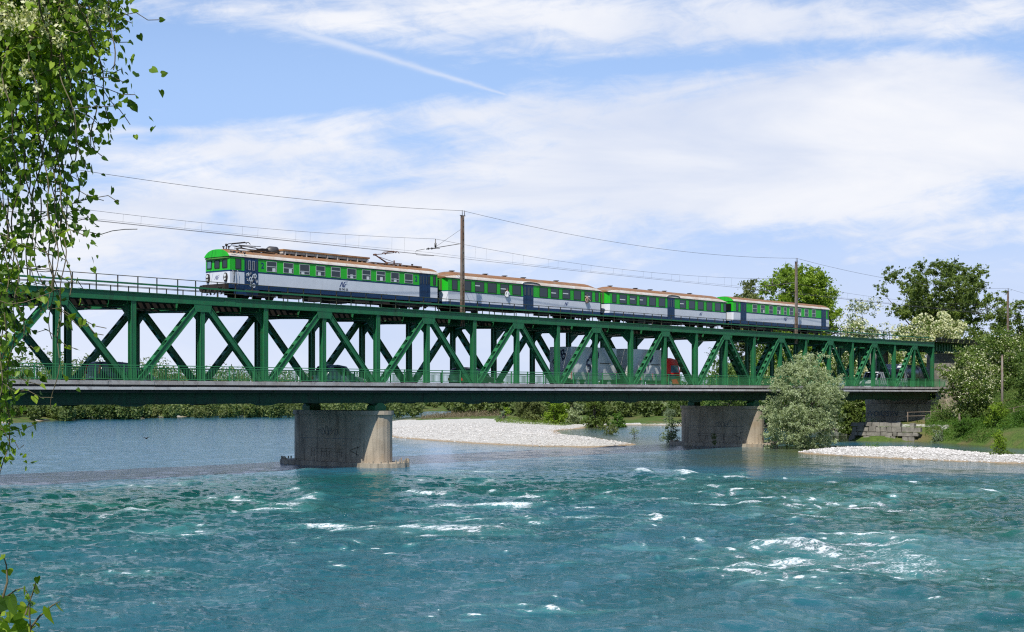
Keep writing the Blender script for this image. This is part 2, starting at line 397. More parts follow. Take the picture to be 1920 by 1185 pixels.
def tree(name, label, cat, base, H, W, leaf, size, n, K, cr, seed, cb=.15, shape='round', bloom=0.0, trunk_r=.2, Dp=None, nl=9, group=None, bloomsize=None, lean=(0, 0), up=.25, narrow=.55):
    rng = np.random.default_rng(seed)
    r = thing(name, label, cat, base, 0, group)
    P, O, ids, cs, rad = crown_points(rng, W, Dp or W, H * cb, H, K, n, cr, shape)
    cs[:, 0] += 0
    clump = rng.uniform(0, 1, K)
    V, Fq = quads(P, size, rng, up, narrow, O)
    var = np.clip(clump[ids] * .5 + rng.uniform(0, .5, n), 0, 1)
    link('crown', fastmesh('crown', V, Fq, L[leaf], var), r)
    mb = MB(); limbs(mb, rng, trunk_r, H * (cb + .35 * (1 - cb)), cs, nl, lean); mb.build('trunk', M['bark'], r)
    if bloom:
        m_ = int(n * bloom); sel = rng.integers(0, K, m_)
        d = rng.normal(size=(m_, 3)); d[:, 2] = d[:, 2] * .8 + .15; d /= np.linalg.norm(d, axis=1)[:, None]
        Pb = cs[sel] + d * rad[sel][:, None] * 1.02 * np.array([1, 1, .8])
        Vb, Fb = quads(Pb, bloomsize or size * .9, rng, .2, .7, d)
        link('blossom', fastmesh('blossom', Vb, Fb, L['bloom'], rng.uniform(0, 1, m_)), r)
    return r

# ------------------------------------------------------------------ bridge dimensions
D = 83.0                                  # the near truss plane: y of its outer face
P_ = 1.4785e-5 * F * D / CT ** 2          # panel length
def nx(n): return tx(709.6, D) + (n - 5) * P_
W_ = .0925 * D                            # distance between the trusses
YN, YF = D + .22, D + .22 + W_
YT = D + .22 + W_ / 2                     # track centre line
YE = D - 1.3                              # outer edge of the near footway
YE2 = YF + .22 + 1.3
N0, N1 = -7, 23
ZC1, ZC0 = HC + 6.87, HC + 6.27           # upper chord
ZG1, ZG0 = HC + .30, HC - .68             # bottom girder
ZR = HC + .50                             # road surface
ZK = HC + .87                             # footway edge
RAIL = HC + 7.05

def make_bridge():
    br = thing('railway_bridge', 'green riveted steel truss bridge carrying the road below and the railway on top', 'bridge', (nx(5), D, 0))
    ox, oy = nx(5), D
    def lx(v): return v - ox
    xa, xb = lx(nx(N0)), lx(nx(N1))
    g = M['green']
    for yc in (YN, YF):
        y = yc - oy
        mb = MB()   # upper chord: two web plates, top plate with overhang, flange strip, splice plates
        mb.box(xa, xb + .25, y - .22, y - .17, ZC0, ZC1 - .04); mb.box(xa, xb + .25, y + .17, y + .22, ZC0, ZC1 - .04)
        mb.box(xa, xb + .25, y - .30, y + .30, ZC1 - .04, ZC1)
        mb.box(xa, xb + .25, y - .27, y - .22, ZC1 - .10, ZC1 - .043); mb.box(xa, xb + .25, y - .27, y - .22, ZC0 - .004, ZC0 + .05)
        mb.box(xa, xb + .25, y + .22, y + .27, ZC0 - .004, ZC0 + .05)
        for n in range(N0, N1, 3): mb.box(lx(nx(n)) + 1.9, lx(nx(n)) + 2.9, y - .235, y - .223, ZC0 + .055, ZC1 - .11)
        mb.build('upper_chord', g, br)
        mb = MB()
        mb.box(xa, xb + .25, y - .22, y - .17, ZG0, ZG1); mb.box(xa, xb + .25, y + .17, y + .22, ZG0, ZG1)
        mb.box(xa, xb + .25, y - .27, y + .27, ZG0 - .05, ZG0 - .003)
        mb.box(xa, xb + .25, y - .26, y - .223, ZG1 - .07, ZG1)
        for n in range(N0, N1 + 1):
            x = lx(nx(n))
            mb.box(x - .6, x + .6, y - .24, y - .222, ZG0 + .01, ZG1 - .08)
            if n % 2: mb.prism([(x - 1.1, ZG0 - .053), (x - .5, ZG0 - .20), (x + .5, ZG0 - .20), (x + 1.1, ZG0 - .053)], y - .2, y + .2)
        mb.build('bottom_girder', M['green_shade'], br)
    # posts: H section
    def post_mesh(w, top):
        mb = MB(); z0, z1 = ZG1 - .02, top
        mb.box(-w, w, -.21, -.16, z0, z1); mb.box(-w, w, .16, .21, z0, z1); mb.box(-.03, .03, -.157, .157, z0, z1)
        for s_ in (-1, 1):
            mb.box(s_ * w - .02, s_ * w + .02, -.235, -.163, z0, z1)
        return mb.mesh('post', g)
    pm = {0: post_mesh(.15, ZC0 - .45), 1: post_mesh(.17, ZC0)}
    for yc in (YN, YF):
        for n in range(N0, N1 + 1):
            link('post', pm[0 if n % 2 == 0 else 1], br, (lx(nx(n)), yc - oy, 0))
    # diagonals: paired side plates tied by batten plates
    zt, zb = ZC0 - .20, ZG1 + .35
    def diag_mesh(sgn):
        mb = MB(); dx = P_ * sgn
        p = Vector((dx * .955, 0, zb)); q = Vector((dx * .085, 0, zt))
        L_ = (q - p).length; d = (q - p).normalized()
        for yy in (-.19, .19):
            mb.bar(p + Vector((0, yy, 0)), q + Vector((0, yy, 0)), .04, .40)
        nrm = Vector((-d.z, 0, d.x))
        for s_ in (-1, 1):
            mb.bar(p + nrm * s_ * .185 + Vector((0, -.235, 0)), q + nrm * s_ * .185 + Vector((0, -.235, 0)), .05, .05)
            k = int(L_ / .85)
            for i in range(k):
                c = p + d * (i + .5) * L_ / k + nrm * s_ * .19
                mb.bar(c - d * .21, c + d * .21, .336, .018)
        return mb.mesh('diagonal', g)
    dm = {1: diag_mesh(1), -1: diag_mesh(-1)}
    mbg = MB()
    for s_ in (-1, 1):
        mbg.prism([(-.78, ZC0 - .008), (-.66, ZC0 - .52), (.66, ZC0 - .52), (.78, ZC0 - .008)], s_ * .245 - .012, s_ * .245 + .012)
    gm = mbg.mesh('gusset_plate', g)
    mbg = MB()
    for s_ in (-1, 1):
        mbg.prism([(-.95, ZG1 + .004), (.95, ZG1 + .004), (.62, ZG1 + .62), (-.62, ZG1 + .62)], s_ * .25 - .012, s_ * .25 + .012)
    gm2 = mbg.mesh('gusset_plate', g)
    for yc in (YN, YF):
        for n in range(N0, N1 + 1):
            x = lx(nx(n))
            if n % 2 == 0:
                link('gusset_plate', gm, br, (x, yc - oy, 0))
                link('diagonal', dm[1], br, (x, yc - oy, 0)); link('diagonal', dm[-1], br, (x, yc - oy, 0))
            else: link('gusset_plate', gm2, br, (x, yc - oy, 0))
    # cross beams carrying the railway, with haunches
    def cross_mesh():
        mb = MB(); y0, y1 = .22, W_ - .22
        mb.box(-.12, .12, y0, y1, HC + 6.72, HC + 6.80); mb.box(-.02, .02, y0, y1, HC + 5.95, HC + 6.717); mb.box(-.13, .13, y0, y1, HC + 5.87, HC + 5.947)
        for a, s_ in ((y0 + .004, 1), (y1 - .004, -1)):
            mb.prism([(a, HC + 5.86), (a + s_ * 1.0, HC + 5.86), (a, HC + 4.95)], -.05, .05, 'x')
        return mb.mesh('cross_beam', g)
    cm = cross_mesh()
    for n in range(N0, N1 + 1): link('cross_beam', cm, br, (lx(nx(n)), YN - oy, 0))
    for yo in (-.95, .95):
        mb = MB(); y = YT - oy + yo
        mb.box(xa, xb, y - .02, y + .02, HC + 5.99, HC + 6.85); mb.box(xa, xb, y - .15, y + .15, HC + 6.853, HC + 6.88); mb.box(xa, xb, y - .15, y + .15, HC + 5.96, HC + 5.987)
        mb.build('stringer', M['dark'], br)  # dark colour stands in for the shade beneath the railway deck
    # lateral bracing of the upper deck
    mb = MB()
    for n in range(N0, N1):
        x0, x1 = lx(nx(n)), lx(nx(n + 1)); ya, yb = YN - oy + .25, YF - oy - .25
        for (a, b) in (((x0, ya), (x1, yb)), ((x0, yb), (x1, ya))):
            mb.tube([(a[0], a[1], HC + 5.93 + (.06 if a[1] > b[1] else 0)), (b[0], b[1], HC + 5.93 + (.06 if a[1] > b[1] else 0))], .05, 4, sm=False)
    mb.build('wind_bracing', g, br)
    # sleepers, rails, walkways
    mb = MB(); x = xa
    while x < xb + .2:
        mb.box(x, x + .24, YT - oy - 1.3, YT - oy + 1.3, HC + 6.884, RAIL - .16); x += .6
    mb.build('sleepers', M['wood'], br)
    mb = MB()
    for s_ in (-1, 1): mb.box(xa, xb + 12.5, YT - oy + s_ * .75 - .035, YT - oy + s_ * .75 + .035, RAIL - .156, RAIL)
    mb.build('rails', M['dark'], br)
    for (a, b) in ((.33, W_ / 2 - 1.35), (W_ / 2 + 1.35, W_ - .33)):
        mb = MB(); mb.box(xa, xb, YN - oy + a, YN - oy + b, HC + 6.81, HC + 6.85); mb.build('walkway', M['dark'], br)
    # walkway railings along both upper chords
    for yc, s_ in ((YN, -1), (YF, 1)):
        y = yc - oy + s_ * .18; mb = MB(); k = P_ / 3.5; x = xa + .4; rnd = random.Random(5 + s_)
        rl = thing('upper_railing', None, None); rl.parent = br
        mb.tube([(xa, y, ZC1 + 1.05), (xb, y, ZC1 + 1.05)], .028, 5)
        mb.build('top_rail', M['rust_rail'], rl)
        mb = MB(); mb.box(xa, xb, y - .03, y + .05, ZC1 + .50, ZC1 + .62); mb.build('cable_trough', M['green'], rl)
        mb = MB(); mb.tube([(xa, y + .15, ZC1 + .30), (xb, y + .15, ZC1 + .30)], .022, 5); mb.build('lower_rail', M['rust_rail'], rl)
        mb = MB(); mb.box(-.03, .03, -.03, .03, ZC1 + .002, ZC1 + 1.05); pmh = mb.mesh('railing_post', M['rust_rail'])
        i = 0
        while x < xb and i < 98:
            link('railing_post', pmh, rl, (x + rnd.uniform(-.15, .15), y + .06, 0)); x += k; i += 1
    # road deck, footways, kerbs
    mb = MB(); mb.box(xa, xb + 3, YN - oy + .26, YF - oy - .26, ZR - .35, ZR); mb.build('road_deck', M['asphalt'], br)
    mb = MB(); k = P_
    for n in range(N0, N1 + 1):
        x = lx(nx(n)); mb.box(x - .1, x + .1, YN - oy + .25, YF - oy - .25, ZG0 + .1, ZR - .353)
        for (a, b) in ((YE - oy + .30, YN - oy - .27), (YF - oy + .27, YE2 - oy - .30)): mb.box(x - .06, x + .06, a, b, HC + .10, HC + .297)
    mb.build('floor_beams', M['green_shade'], br)
    for e, (ya, yb) in ((-1, (YE, YN - .24)), (1, (YF + .24, YE2))):
        mb = MB(); a, b = ya - oy, yb - oy
        mb.box(xa, xb + 3, a + .22, b - .22, HC + .30, HC + .60); mb.box(xa, xb + 3, a + .45, b - .05, HC + .06, HC + .297) if e == -1 else None; mb.build('footway', M['asphalt'], br)  # dark slab face and added near-side beam paint the shade below the kerb
        mb = MB(); x = xa; ye = a if e == -1 else b; rnd = random.Random(8); i = 0
        y0, y1 = (ye, ye + .30) if e == -1 else (ye - .30, ye)
        while x < xb + 3:
            j = rnd.uniform(-.012, .012)
            mb.box(x + .012, x + 1.19, y0 + j, y1, HC + .603, ZK + j * .8)
            x += 1.2
        mb.build('kerb', M['conc_edge'], br)
        mb = MB(); x = xa
        while x < xb + 3:
            j = rnd.uniform(-.012, .012)
            mb.box(x + .012, x + 1.79, y0 - .06 + j, y0 + .14, HC + .26, HC + .445 + j)
            x += 1.8
        mb.build('edge_trough', M['trough'], br)
    # footway railings: posts, rails, close-set balusters
    for e, y in ((-1, YE - oy + .15), (1, YE2 - oy - .15)):
        rl = thing('footway_railing', None, None); rl.parent = br
        G = M['rail_green']
        for z, r_ in ((ZK + 1.02, .03), (ZK + .86, .02), (ZK + .10, .022)):
            mb = MB(); mb.box(xa, xb + 1.2, y - r_, y + r_, z - r_, z + r_); mb.build('rail', G, rl)
        mb = MB(); x = xa; 
        while x < xb + 1.2:
            mb.box(x - .011, x + .011, y - .011, y + .011, ZK + .125, ZK + .838); x += .135
        mb.build('balusters', G, rl)
        mb = MB(); mb.box(-.035, .035, -.045, .045, ZK - .02, ZK + 1.07); pmh = mb.mesh('railing_post', G)
        x = xa + .5; i = 0
        while x < xb + 1.2 and i < 99:
            link('railing_post', pmh, rl, (x, y, 0)); x += 2.2 if x < 60 else 2.2; i += 1
    # plate girder span from the last panel to the stone abutment on the bank
    xe = lx(tx(1845, D))
    for yc in (YT - 1.9, YT + 1.9):
        mb = MB(); y = yc - oy; mb.box(xb + .3, xe, y - .02, y + .02, HC + 5.9, HC + 6.95); mb.box(xb + .3, xe, y - .16, y + .16, HC + 6.953, HC + 6.98); mb.box(xb + .3, xe, y - .16, y + .16, HC + 5.87, HC + 5.897)
        x = xb + .8
        while x < xe: mb.box(x, x + .05, y - .14, y - .023, HC + 5.9, HC + 6.95); x += .9
        mb.build('end_girder', g, br)
    mb = MB(); mb.box(xb + .3, xe, YN - oy - .2, YF - oy + .2, HC + 6.983, HC + 7.0)
    x = xb + .4
    while x < xe - 1: mb.hexa([(x, YN - oy - .25, HC + 7.02), (x + 1.5, YN - oy - .25, HC + 7.02), (x + 1.5, YN - oy - .2, HC + 7.02), (x, YN - oy - .2, HC + 7.02), (x, YN - oy - .45, HC + 7.5), (x + 1.5, YN - oy - .45, HC + 7.5), (x + 1.5, YN - oy - .4, HC + 7.5), (x, YN - oy - .4, HC + 7.5)]); x += 1.9
    mb.build('end_walkway', M['rust_rail'], br)
    return br
make_bridge()

def pier(n, label, graf):
    x0 = nx(n); r = thing('bridge_pier', label, 'bridge pier', (x0, D, 0))
    ztop = HC - 1.36
    def stadium(rr, ya, yb, k=12):
        pts = []
        for i in range(k + 1): a = math.pi + math.pi * i / k; pts.append((rr * math.cos(a), ya + rr * math.sin(a)))
        for i in range(k + 1): a = math.pi * i / k; pts.append((rr * math.cos(a), yb + rr * math.sin(a)))
        return pts
    mb = MB(); ya, yb = .45, W_ + .2
    mb.prism(stadium(1.42, ya, yb), -1.5, ztop - .32, 'z')
    mb.build('shaft', M['concrete'], r)
    mb = MB(); mb.prism(stadium(1.55, ya, yb), ztop - .317, ztop, 'z'); mb.build('cap', M['concrete'], r)
    rnd = random.Random(n); mb = MB()   # broken footing with stubs of old sheet piling
    base = stadium(2.0, ya - 1.0, yb + .9, 14); out = []
    for p in base: out.append((p[0] * (1 + rnd.uniform(-.05, .04)), p[1] + rnd.uniform(-.12, .12)))
    mb.prism(out, -1.5, HC - 5.46, 'z')
    for i, p in enumerate(out):
        q = out[(i + 1) % len(out)]
        for k in range(2 if abs(p[1] - q[1]) < 2 else 12):
            if rnd.random() < .7:
                f = rnd.random(); x = p[0] * (1 - f) + q[0] * f; y = p[1] * (1 - f) + q[1] * f
                mb.box(x * .96 - .04, x * .96 + .04, y * .99 - .04, y * .99 + .04, HC - 5.44, HC - 5.42 + rnd.uniform(.05, .28))
    mb.build('footing', M['concrete'], r)
    for y in (.22, W_ + .22):
        mb = MB()
        mb.prism([(-.62, ztop + .003), (.62, ztop + .003), (.62, ztop + .36), (.22, ztop + .62), (-.22, ztop + .62), (-.62, ztop + .36)], y - .45, y + .45)
        mb.build('bearing', M['green'], r)
    # marks sprayed on the shaft, and exposed bars of reinforcement
    def ribbon(mb, pts, w):
        for a, b in zip(pts[:-1], pts[1:]):
            dy, dz = b[0] - a[0], b[1] - a[1]; l = math.hypot(dy, dz) or 1; ny, nz = -dz / l * w, dy / l * w
            mb.hexa([(-1.425, a[0] - ny, a[1] - nz), (-1.425, b[0] - ny, b[1] - nz), (-1.425, b[0] + ny, b[1] + nz), (-1.425, a[0] + ny, a[1] + nz),
                     (-1.431, a[0] - ny, a[1] - nz), (-1.431, b[0] - ny, b[1] - nz), (-1.431, b[0] + ny, b[1] + nz), (-1.431, a[0] + ny, a[1] + nz)])
    mb = MB(); rnd = random.Random(n + 3)
    yy = graf[0]
    for k in range(graf[2]):
        c = (yy, graf[1] + rnd.uniform(-.05, .15)); rx, rz = rnd.uniform(.18, .3), rnd.uniform(.2, .45)
        ribbon(mb, [(c[0] + rx * math.cos(a * .7 + k), c[1] + rz * math.sin(a * .9 + k * 2)) for a in range(9)], .016)
        yy -= .36
    mb.build('graffiti', M['graf_d'], r)
    mb = MB()
    for k in range(10):
        y = rnd.uniform(2.5, 6.5); ribbon(mb, [(y, HC - 5.1), (y + rnd.uniform(-.05, .05), HC - 5.1 + rnd.uniform(.3, .8))], .011)
    for z in (HC - 4.7, HC - 4.45): ribbon(mb, [(2.6, z), (6.4, z + .03)], .010)
    ribbon(mb, [(.6, HC - 4.2), (1.6, HC - 4.45)], .02); ribbon(mb, [(.9, HC - 4.2), (1.1, HC - 5.1)], .02); ribbon(mb, [(1.8, HC - 4.5), (.8, HC - 4.9)], .02)
    mb.build('exposed_rebar', M['dark'], r)
    mb = MB(); y = .6
    while y < W_: mb.box(-1.424, -1.42, y, y + .05, HC - 3.85, HC - 3.80); y += .95
    mb.box(-1.424, -1.42, .5, W_, HC - 3.62, HC - 3.59); mb.build('formwork_holes', M['graf_d'], r)
    return r
pier(5, 'rounded concrete pier standing in the open river with blue scribbled graffiti', (5.2, HC - 3.1, 6))
pier(15, 'concrete pier partly hidden by the large willow bush at its foot', (3.9, HC - 3.4, 5))

def abutment():
    x0 = nx(23); r = thing('bridge_abutment', 'shaded concrete abutment with scrawled graffiti under the end of the bridge', 'abutment', (x0, D, 0))
    mb = MB(); mb.box(-1.2, 3, -.8, W_ + 1.6, 1.2, HC - 1.4); mb.box(-.6, 3, -1.2, W_ + 2, HC - 1.397, HC - .75)
    mb.box(-.5, 3, -5, -1.25, .8, HC + .3)
    mb.build('wall', M['concrete'], r)
    for y in (.22, W_ + .22):
        mb = MB(); mb.box(-.55, .5, y - .3, y + .3, HC - .747, HC - .735); mb.build('bearing', M['green'], r)
    text('graffiti', 'IVOASSYN', .95, M['graf_d'], r, (-1.205, W_ - .9, HC - 2.75), (math.pi / 2, 0, -math.pi / 2), .004, .2)
    text('graffiti', 'NO EZN', .6, M['graf_d'], r, (-1.205, 2.4, HC - 2.6), (math.pi / 2, 0, -math.pi / 2), .004, -.1)
    # the stone pillar beside the road at the last panel
    mb = MB(); mb.box(1.2, 3.4, -1.7, .6, HC + .4, HC + 4.1); mb.build('pillar', M['stone'], r)
    mb = MB(); mb.box(1.2, 3.4, W_ + .5, W_ + 2.2, HC + .4, HC + 5.9); mb.build('pillar', M['stone'], r)
    xe = tx(1845, D) - x0
    mb = MB(); mb.box(xe, xe + 3, -.5, W_ + 1, 3, HC + 5.86); mb.build('bank_pier', M['stone'], r)
abutment()

# ------------------------------------------------------------------ the train
YS = D + 2.4 + .3                        # near side of the carriages
TW = 2.85
def emblem(parent, x, z, s, m, y=-.012, rot=None):
    """slanted strokes of the railway's mark"""
    e = link('emblem', None, parent, (x, y, z))
    mb = MB()
    def st(pts, w):
        for (ax, az), (bx, bz) in zip(pts[:-1], pts[1:]):
            mb.hexa([((ax - w) * s, 0, az * s), ((ax + w) * s, 0, az * s), ((ax + w) * s, .01, az * s), ((ax - w) * s, .01, az * s),
                     ((bx - w) * s, 0, bz * s), ((bx + w) * s, 0, bz * s), ((bx + w) * s, .01, bz * s), ((bx - w) * s, .01, bz * s)])
    st([(-.95, -.5), (-.35, .5)], .09); st([(-.35, .5), (-.22, -.5)], .08); st([(-.05, -.5), (.05, .1), (.25, .45), (.55, .55)], .09)
    st([(.25, -.5), (.38, -.05), (.55, .12)], .09); st([(.55, .10), (.9, .2)], .07); st([(.55, .5), (1.0, .62)], .07)
    e2 = mb.mesh('emblem', m); bpy.data.objects.remove(e)
    o = link('emblem', e2, parent, (x, y, z))
    if rot: o.rotation_euler = rot
    return o

def footprint(Lc, c=.12, ch=.25, front=0.0):
    return [(c, 0), (Lc - c, 0), (Lc, ch), (Lc, TW - ch), (Lc - c, TW), (c, TW), (0, TW - ch), (0, ch)]
def window(parent, x0, x1, z0, z1, style, rnd, y=0.0):
    w = x1 - x0
    mb = MB(); f = .03
    a, b = y - .028, y - .002
    mb.box(x0, x1, a, b, z0, z0 + f); mb.box(x0, x1, a, b, z1 - f, z1)
    mb.box(x0, x0 + f, a, b, z0 + f, z1 - f); mb.box(x1 - f, x1, a, b, z0 + f, z1 - f)
    if style == 'sash':
        hz = z0 + (z1 - z0) * rnd.choice([.45, .47, .5, .30, .62])
        mb.box(x0 + f, x1 - f, a, b, hz - .03, hz + .03)
    fr = mb.build('window', M['alu'] if style == 'sash' else M['rubber'], parent)
    mb = MB(); mb.box(x0 + f, x1 - f, y - .010, y - .002, z0 + f, z1 - f)
    mb.build('pane', M['glass'], fr)
    if style == 'sash':
        if rnd.random() < .6:
            mb = MB(); mb.box(x0 + f + .01, x1 - f - .01, y - .016, y - .0105, hz + .03, z1 - f); mb.build('upper_pane', M['glass2'], fr)
        if rnd.random() < .3:
            c = rnd.uniform(.15, .6); mb = MB(); mb.box(x0 + w * c, x0 + w * (c + .3), y - .018, y - .011, z0 + f, z0 + (z1 - z0) * rnd.uniform(.3, .45)); mb.build('blind', M['paper'], fr)
    elif style == 'fixed' and rnd.random() < .5:
        mb = MB(); zc = z0 + (z1 - z0) * rnd.uniform(.35, .6); xa_ = x0 + f + .02; mb.box(xa_, xa_ + w * rnd.uniform(.4, .75), y - .015, y - .0105, zc, zc + .09); mb.build('interior_lamp', M['paper'], fr)
    return fr

def bogie(car, xc):
    b = thing('bogie', None, None); b.parent = car; b.location = (xc, 0, 0)
    mb = MB(); z = RAIL
    for y in (.22, TW - .22 - .12):
        mb.box(-1.6, 1.6, y, y + .12, z + .42, z + .62)
        mb.prism([(-.5, z + .2), (.5, z + .2), (.7, z + .42), (-.7, z + .42)], y, y + .12)
        for s_ in (-1, 1): mb.box(s_ * 1.2 - .2, s_ * 1.2 + .2, y - .06, y, z + .28, z + .62)
    mb.box(-.3, .3, .3, TW - .3, z + .45, z + .8)
    mb.build('bogie_frame', M['dark'], b)
    for s_ in (-1, 1):
        mb = MB()
        for y in (TW / 2 - .80, TW / 2 + .67): mb.disc((s_ * 1.2, y, z + .45), .45, .13, 'y', 18)
        mb.tube([(s_ * 1.2, TW / 2 - .8, z + .45), (s_ * 1.2, TW / 2 + .8, z + .45)], .08, 6)
        mb.build('wheelset', M['dark'], b)

def carriage(label, xa, xb, wins, doors, motor, logo, z, front=False, smalls=()):
    x0 = tx(xa, YS); Lc = tx(xb, YS) - x0
    def lx(px): return tx(px, YS) - x0
    zsk, zw, zs0, zs1, zg, zr = [HC + v for v in z]
    car = thing('train_carriage', label, 'train carriage', (x0, YS, 0), 0, 'carriages of the green and white train')
    rnd = random.Random(int(xa))
    mb = MB(); fp = footprint(Lc, .05 if motor else .22, .2 if motor else .5)
    for i, (a, b) in enumerate(((zsk, zw), (zw, zs0), (zs0, zs1), (zs1, zg))): mb.prism(fp, a, b, 'z', i)
    mb.build('body', [M['tblue'], M['twhite'], M['tblue'], M['tgreen']], car)
    # arched roof with drooping ends and a paler cove along the edge
    R = zr - zg; rows = []; ns = 64
    tap = .25 if motor else 1.8
    for i in range(ns + 1):
        x = Lc * (0.5 - 0.5 * math.cos(math.pi * i / ns)) if False else (-.06 + (Lc + .12) * i / ns)
        e = min(x + .06, Lc + .06 - x) / tap
        k = 1.0 if e >= 1 else (.25 + .75 * math.sin(max(0, e) * math.pi / 2)) if not motor else (.93 + .07 * max(0, e))
        row = []
        for j in range(19):
            q = -1 + 2 * j / 18
            yy = TW / 2 + (TW / 2 + .06) * (math.sin(q * math.pi / 2) if True else q)
            hh = max(0, 1 - abs(math.sin(q * math.pi / 2)) ** 2.5) ** .74
            row.append((x, yy, zg + .01 + R * hh * k))
        rows.append(row)
    mb = MB(); mb.grid(rows)
    for fi, f in enumerate(mb.f):
        j = fi % 18; mb.m[fi] = 1 if j < 3 or j > 14 else 0
    b = len(mb.v)
    for row in (rows[0], rows[-1]):
        c = [len(mb.v) + i for i in range(len(row))]; mb.v += row; mb.face(c if row is rows[0] else c[::-1], 2)
    mb.build('roof', [M['roof'], M['roof_edge'], M['tgreen'] if motor else M['roof']], car)
    mb = MB(); mb.box(.1, Lc - .1, -.045, -.002, zg - .05, zg + .03); mb.build('gutter', M['ink'], car)
    wt, wb = (zs1 + .06, zg - .14)
    for (a, b) in wins: window(car, lx(a), lx(b), wt + .02, wb, 'sash' if motor else 'fixed', rnd)
    for (a, b) in smalls: window(car, lx(a), lx(b), wt + .04, wb, 'plain', rnd)
    for (a, b) in doors:
        a, b = lx(a), lx(b)
        d = MB(); n = 4 if motor else 3
        if motor:
            for i in range(n):
                p, q = a + (b - a) * i / n, a + (b - a) * (i + 1) / n
                d.box(p + .01, q - .01, -.02 - .012 * (i % 2), -.002, zsk + .0, zg - .06)
        else:
            for i in range(n):
                p, q = a + (b - a) * i / n, a + (b - a) * (i + 1) / n
                d.box(p + .01, q - .01, -.02 - .012 * (i % 2), -.002, zsk - .1, zg - .05)
        dr = d.build('door', M['tblue'], car)
        for i in range(n):
            p, q = a + (b - a) * i / n, a + (b - a) * (i + 1) / n
            w = MB(); w.box(p + .1, q - .1, -.045, -.033, zs1 + .12, zg - .25); w.build('door_window', M['glass'], dr)
        if motor and front and a < 5:
            for s_ in (-.19, .19):
                hb = MB(); xx = (a + b) / 2 + s_
                hb.box(xx - .11, xx + .11, -.052, -.046, zs1 + .08, zs1 + .11); hb.box(xx - .11, xx + .11, -.052, -.046, zg - .26, zg - .23)
                hb.box(xx - .11, xx - .085, -.052, -.046, zs1 + .11, zg - .26); hb.box(xx + .085, xx + .11, -.052, -.046, zs1 + .11, zg - .26)
                hb.build('grab_rail', M['alu'], dr)
        mb = MB(); mb.box(a + .05, b - .05, -.22, -.03, zsk - .12, zsk - .07) if motor else mb.box(a + .05, b - .05, -.15, -.04, zsk - .35, zsk - .3); mb.build('step', M['steel'], car)
    if not motor:   # raised hood in the roof edge over the middle door
        a, b = lx(doors[0][0]) - .25, lx(doors[0][1]) + 1.0; mb = MB(); rows = []
        for i in range(13):
            u_ = i / 12; x = a + (b - a) * u_; k = min(1, math.sin(math.pi * u_) ** .35) if 0 < u_ < 1 else 0
            rows.append([(x, -.10, zg + .0 + .26 * k), (x, -.08, zg + .02 + .28 * k), (x, .5, zg + .36)])
        mb.grid(rows); mb.build('door_hood', M['roof_edge'], car)
    if logo: emblem(car, lx(logo), (zw + zs0) / 2 + .12, .42 if motor else .30, M['logo'])
    # underframe, boxes and bogies
    mb = MB(); mb.box(.3, Lc - .3, .3, TW - .3, RAIL + .62, zsk + .1)
    x = 5.2
    while x < Lc - 6:
        w = rnd.uniform(1.2, 2.6)
        if x + w > Lc - 5: break
        y0 = rnd.choice([.08, .12, .5])
        mb.box(x, x + w, y0, y0 + rnd.uniform(.5, 1.4), RAIL + rnd.uniform(.1, .4), RAIL + .618); x += w + rnd.uniform(.3, 1.6)
    mb.box(5, Lc - 5, .02, .05, zsk - .10, zsk - .003)
    mb.build('underframe', M['dark'], car)
    bogie(car, 3.2); bogie(car, Lc - 3.2)
    # roof fittings
    if not motor:
        k = [.10, .30, .42, .54, .76]
        for q in k:
            mb = MB(); xx = Lc * q; mb.tube([(xx, TW / 2, zr - .06), (xx, TW / 2, zr + .08)], .16, 10); mb.tube([(xx, TW / 2, zr + .08), (xx, TW / 2, zr + .13)], [.30, .26], 12)
            mb.build('roof_ventilator', M['dark'], car)
    # gangway and end fittings
    for e in ((0, 1) if not front else (1,)):
        x = Lc if e else 0; s_ = 1 if e else -1
        mb = MB()
        for i in range(4):
            a, b = x + s_ * (.01 + .1 * i), x + s_ * (.09 + .1 * i); w = .03 * (i % 2)
            mb.box(min(a, b), max(a, b), TW / 2 - .55 - w, TW / 2 + .55 + w, zsk + .15, zg - .15 + w)
        mb.build('gangway', M['rubber'], car)
        if not motor:
            for (p, q) in ((.52, TW / 2 - .62), (TW / 2 + .62, TW - .52)):
                mb = MB(); mb.box(x + s_ * .02 - .015, x + s_ * .02 + .015, p, q, zs1 + .02, zg - .02); mb.build('end_panel', M['tgreen_dirty'], car)
        for y in (TW / 2 - .87, TW / 2 + .87):
            mb = MB(); mb.tube([(x, y, zsk + .02 - .1), (x + s_ * .25, y, zsk - .08)], .08, 8); mb.tube([(x + s_ * .25, y, zsk - .08), (x + s_ * .30, y, zsk - .08)], .21, 12); mb.build('buffer', M['dark'], car)
    return car, x0, Lc, lx, (zsk, zw, zs0, zs1, zg, zr)

def z4(a, b, c, d, e, f): return (a, b, c, d, e, f)
ZM = (7.84, 8.17, 9.07, 9.19, 10.20, 10.80)
ZT = (7.70, 8.00, 8.86, 8.94, 10.04, 10.72)
r2 = lambda L_: [(370 + a / 3.4854, 370 + b / 3.4854) for a, b in L_]
r3 = lambda L_: [(800 + a / 3.4854, 800 + b / 3.4854) for a, b in L_]
r4 = lambda L_: [(1200 + a / 4.2325, 1200 + b / 4.2325) for a, b in L_]

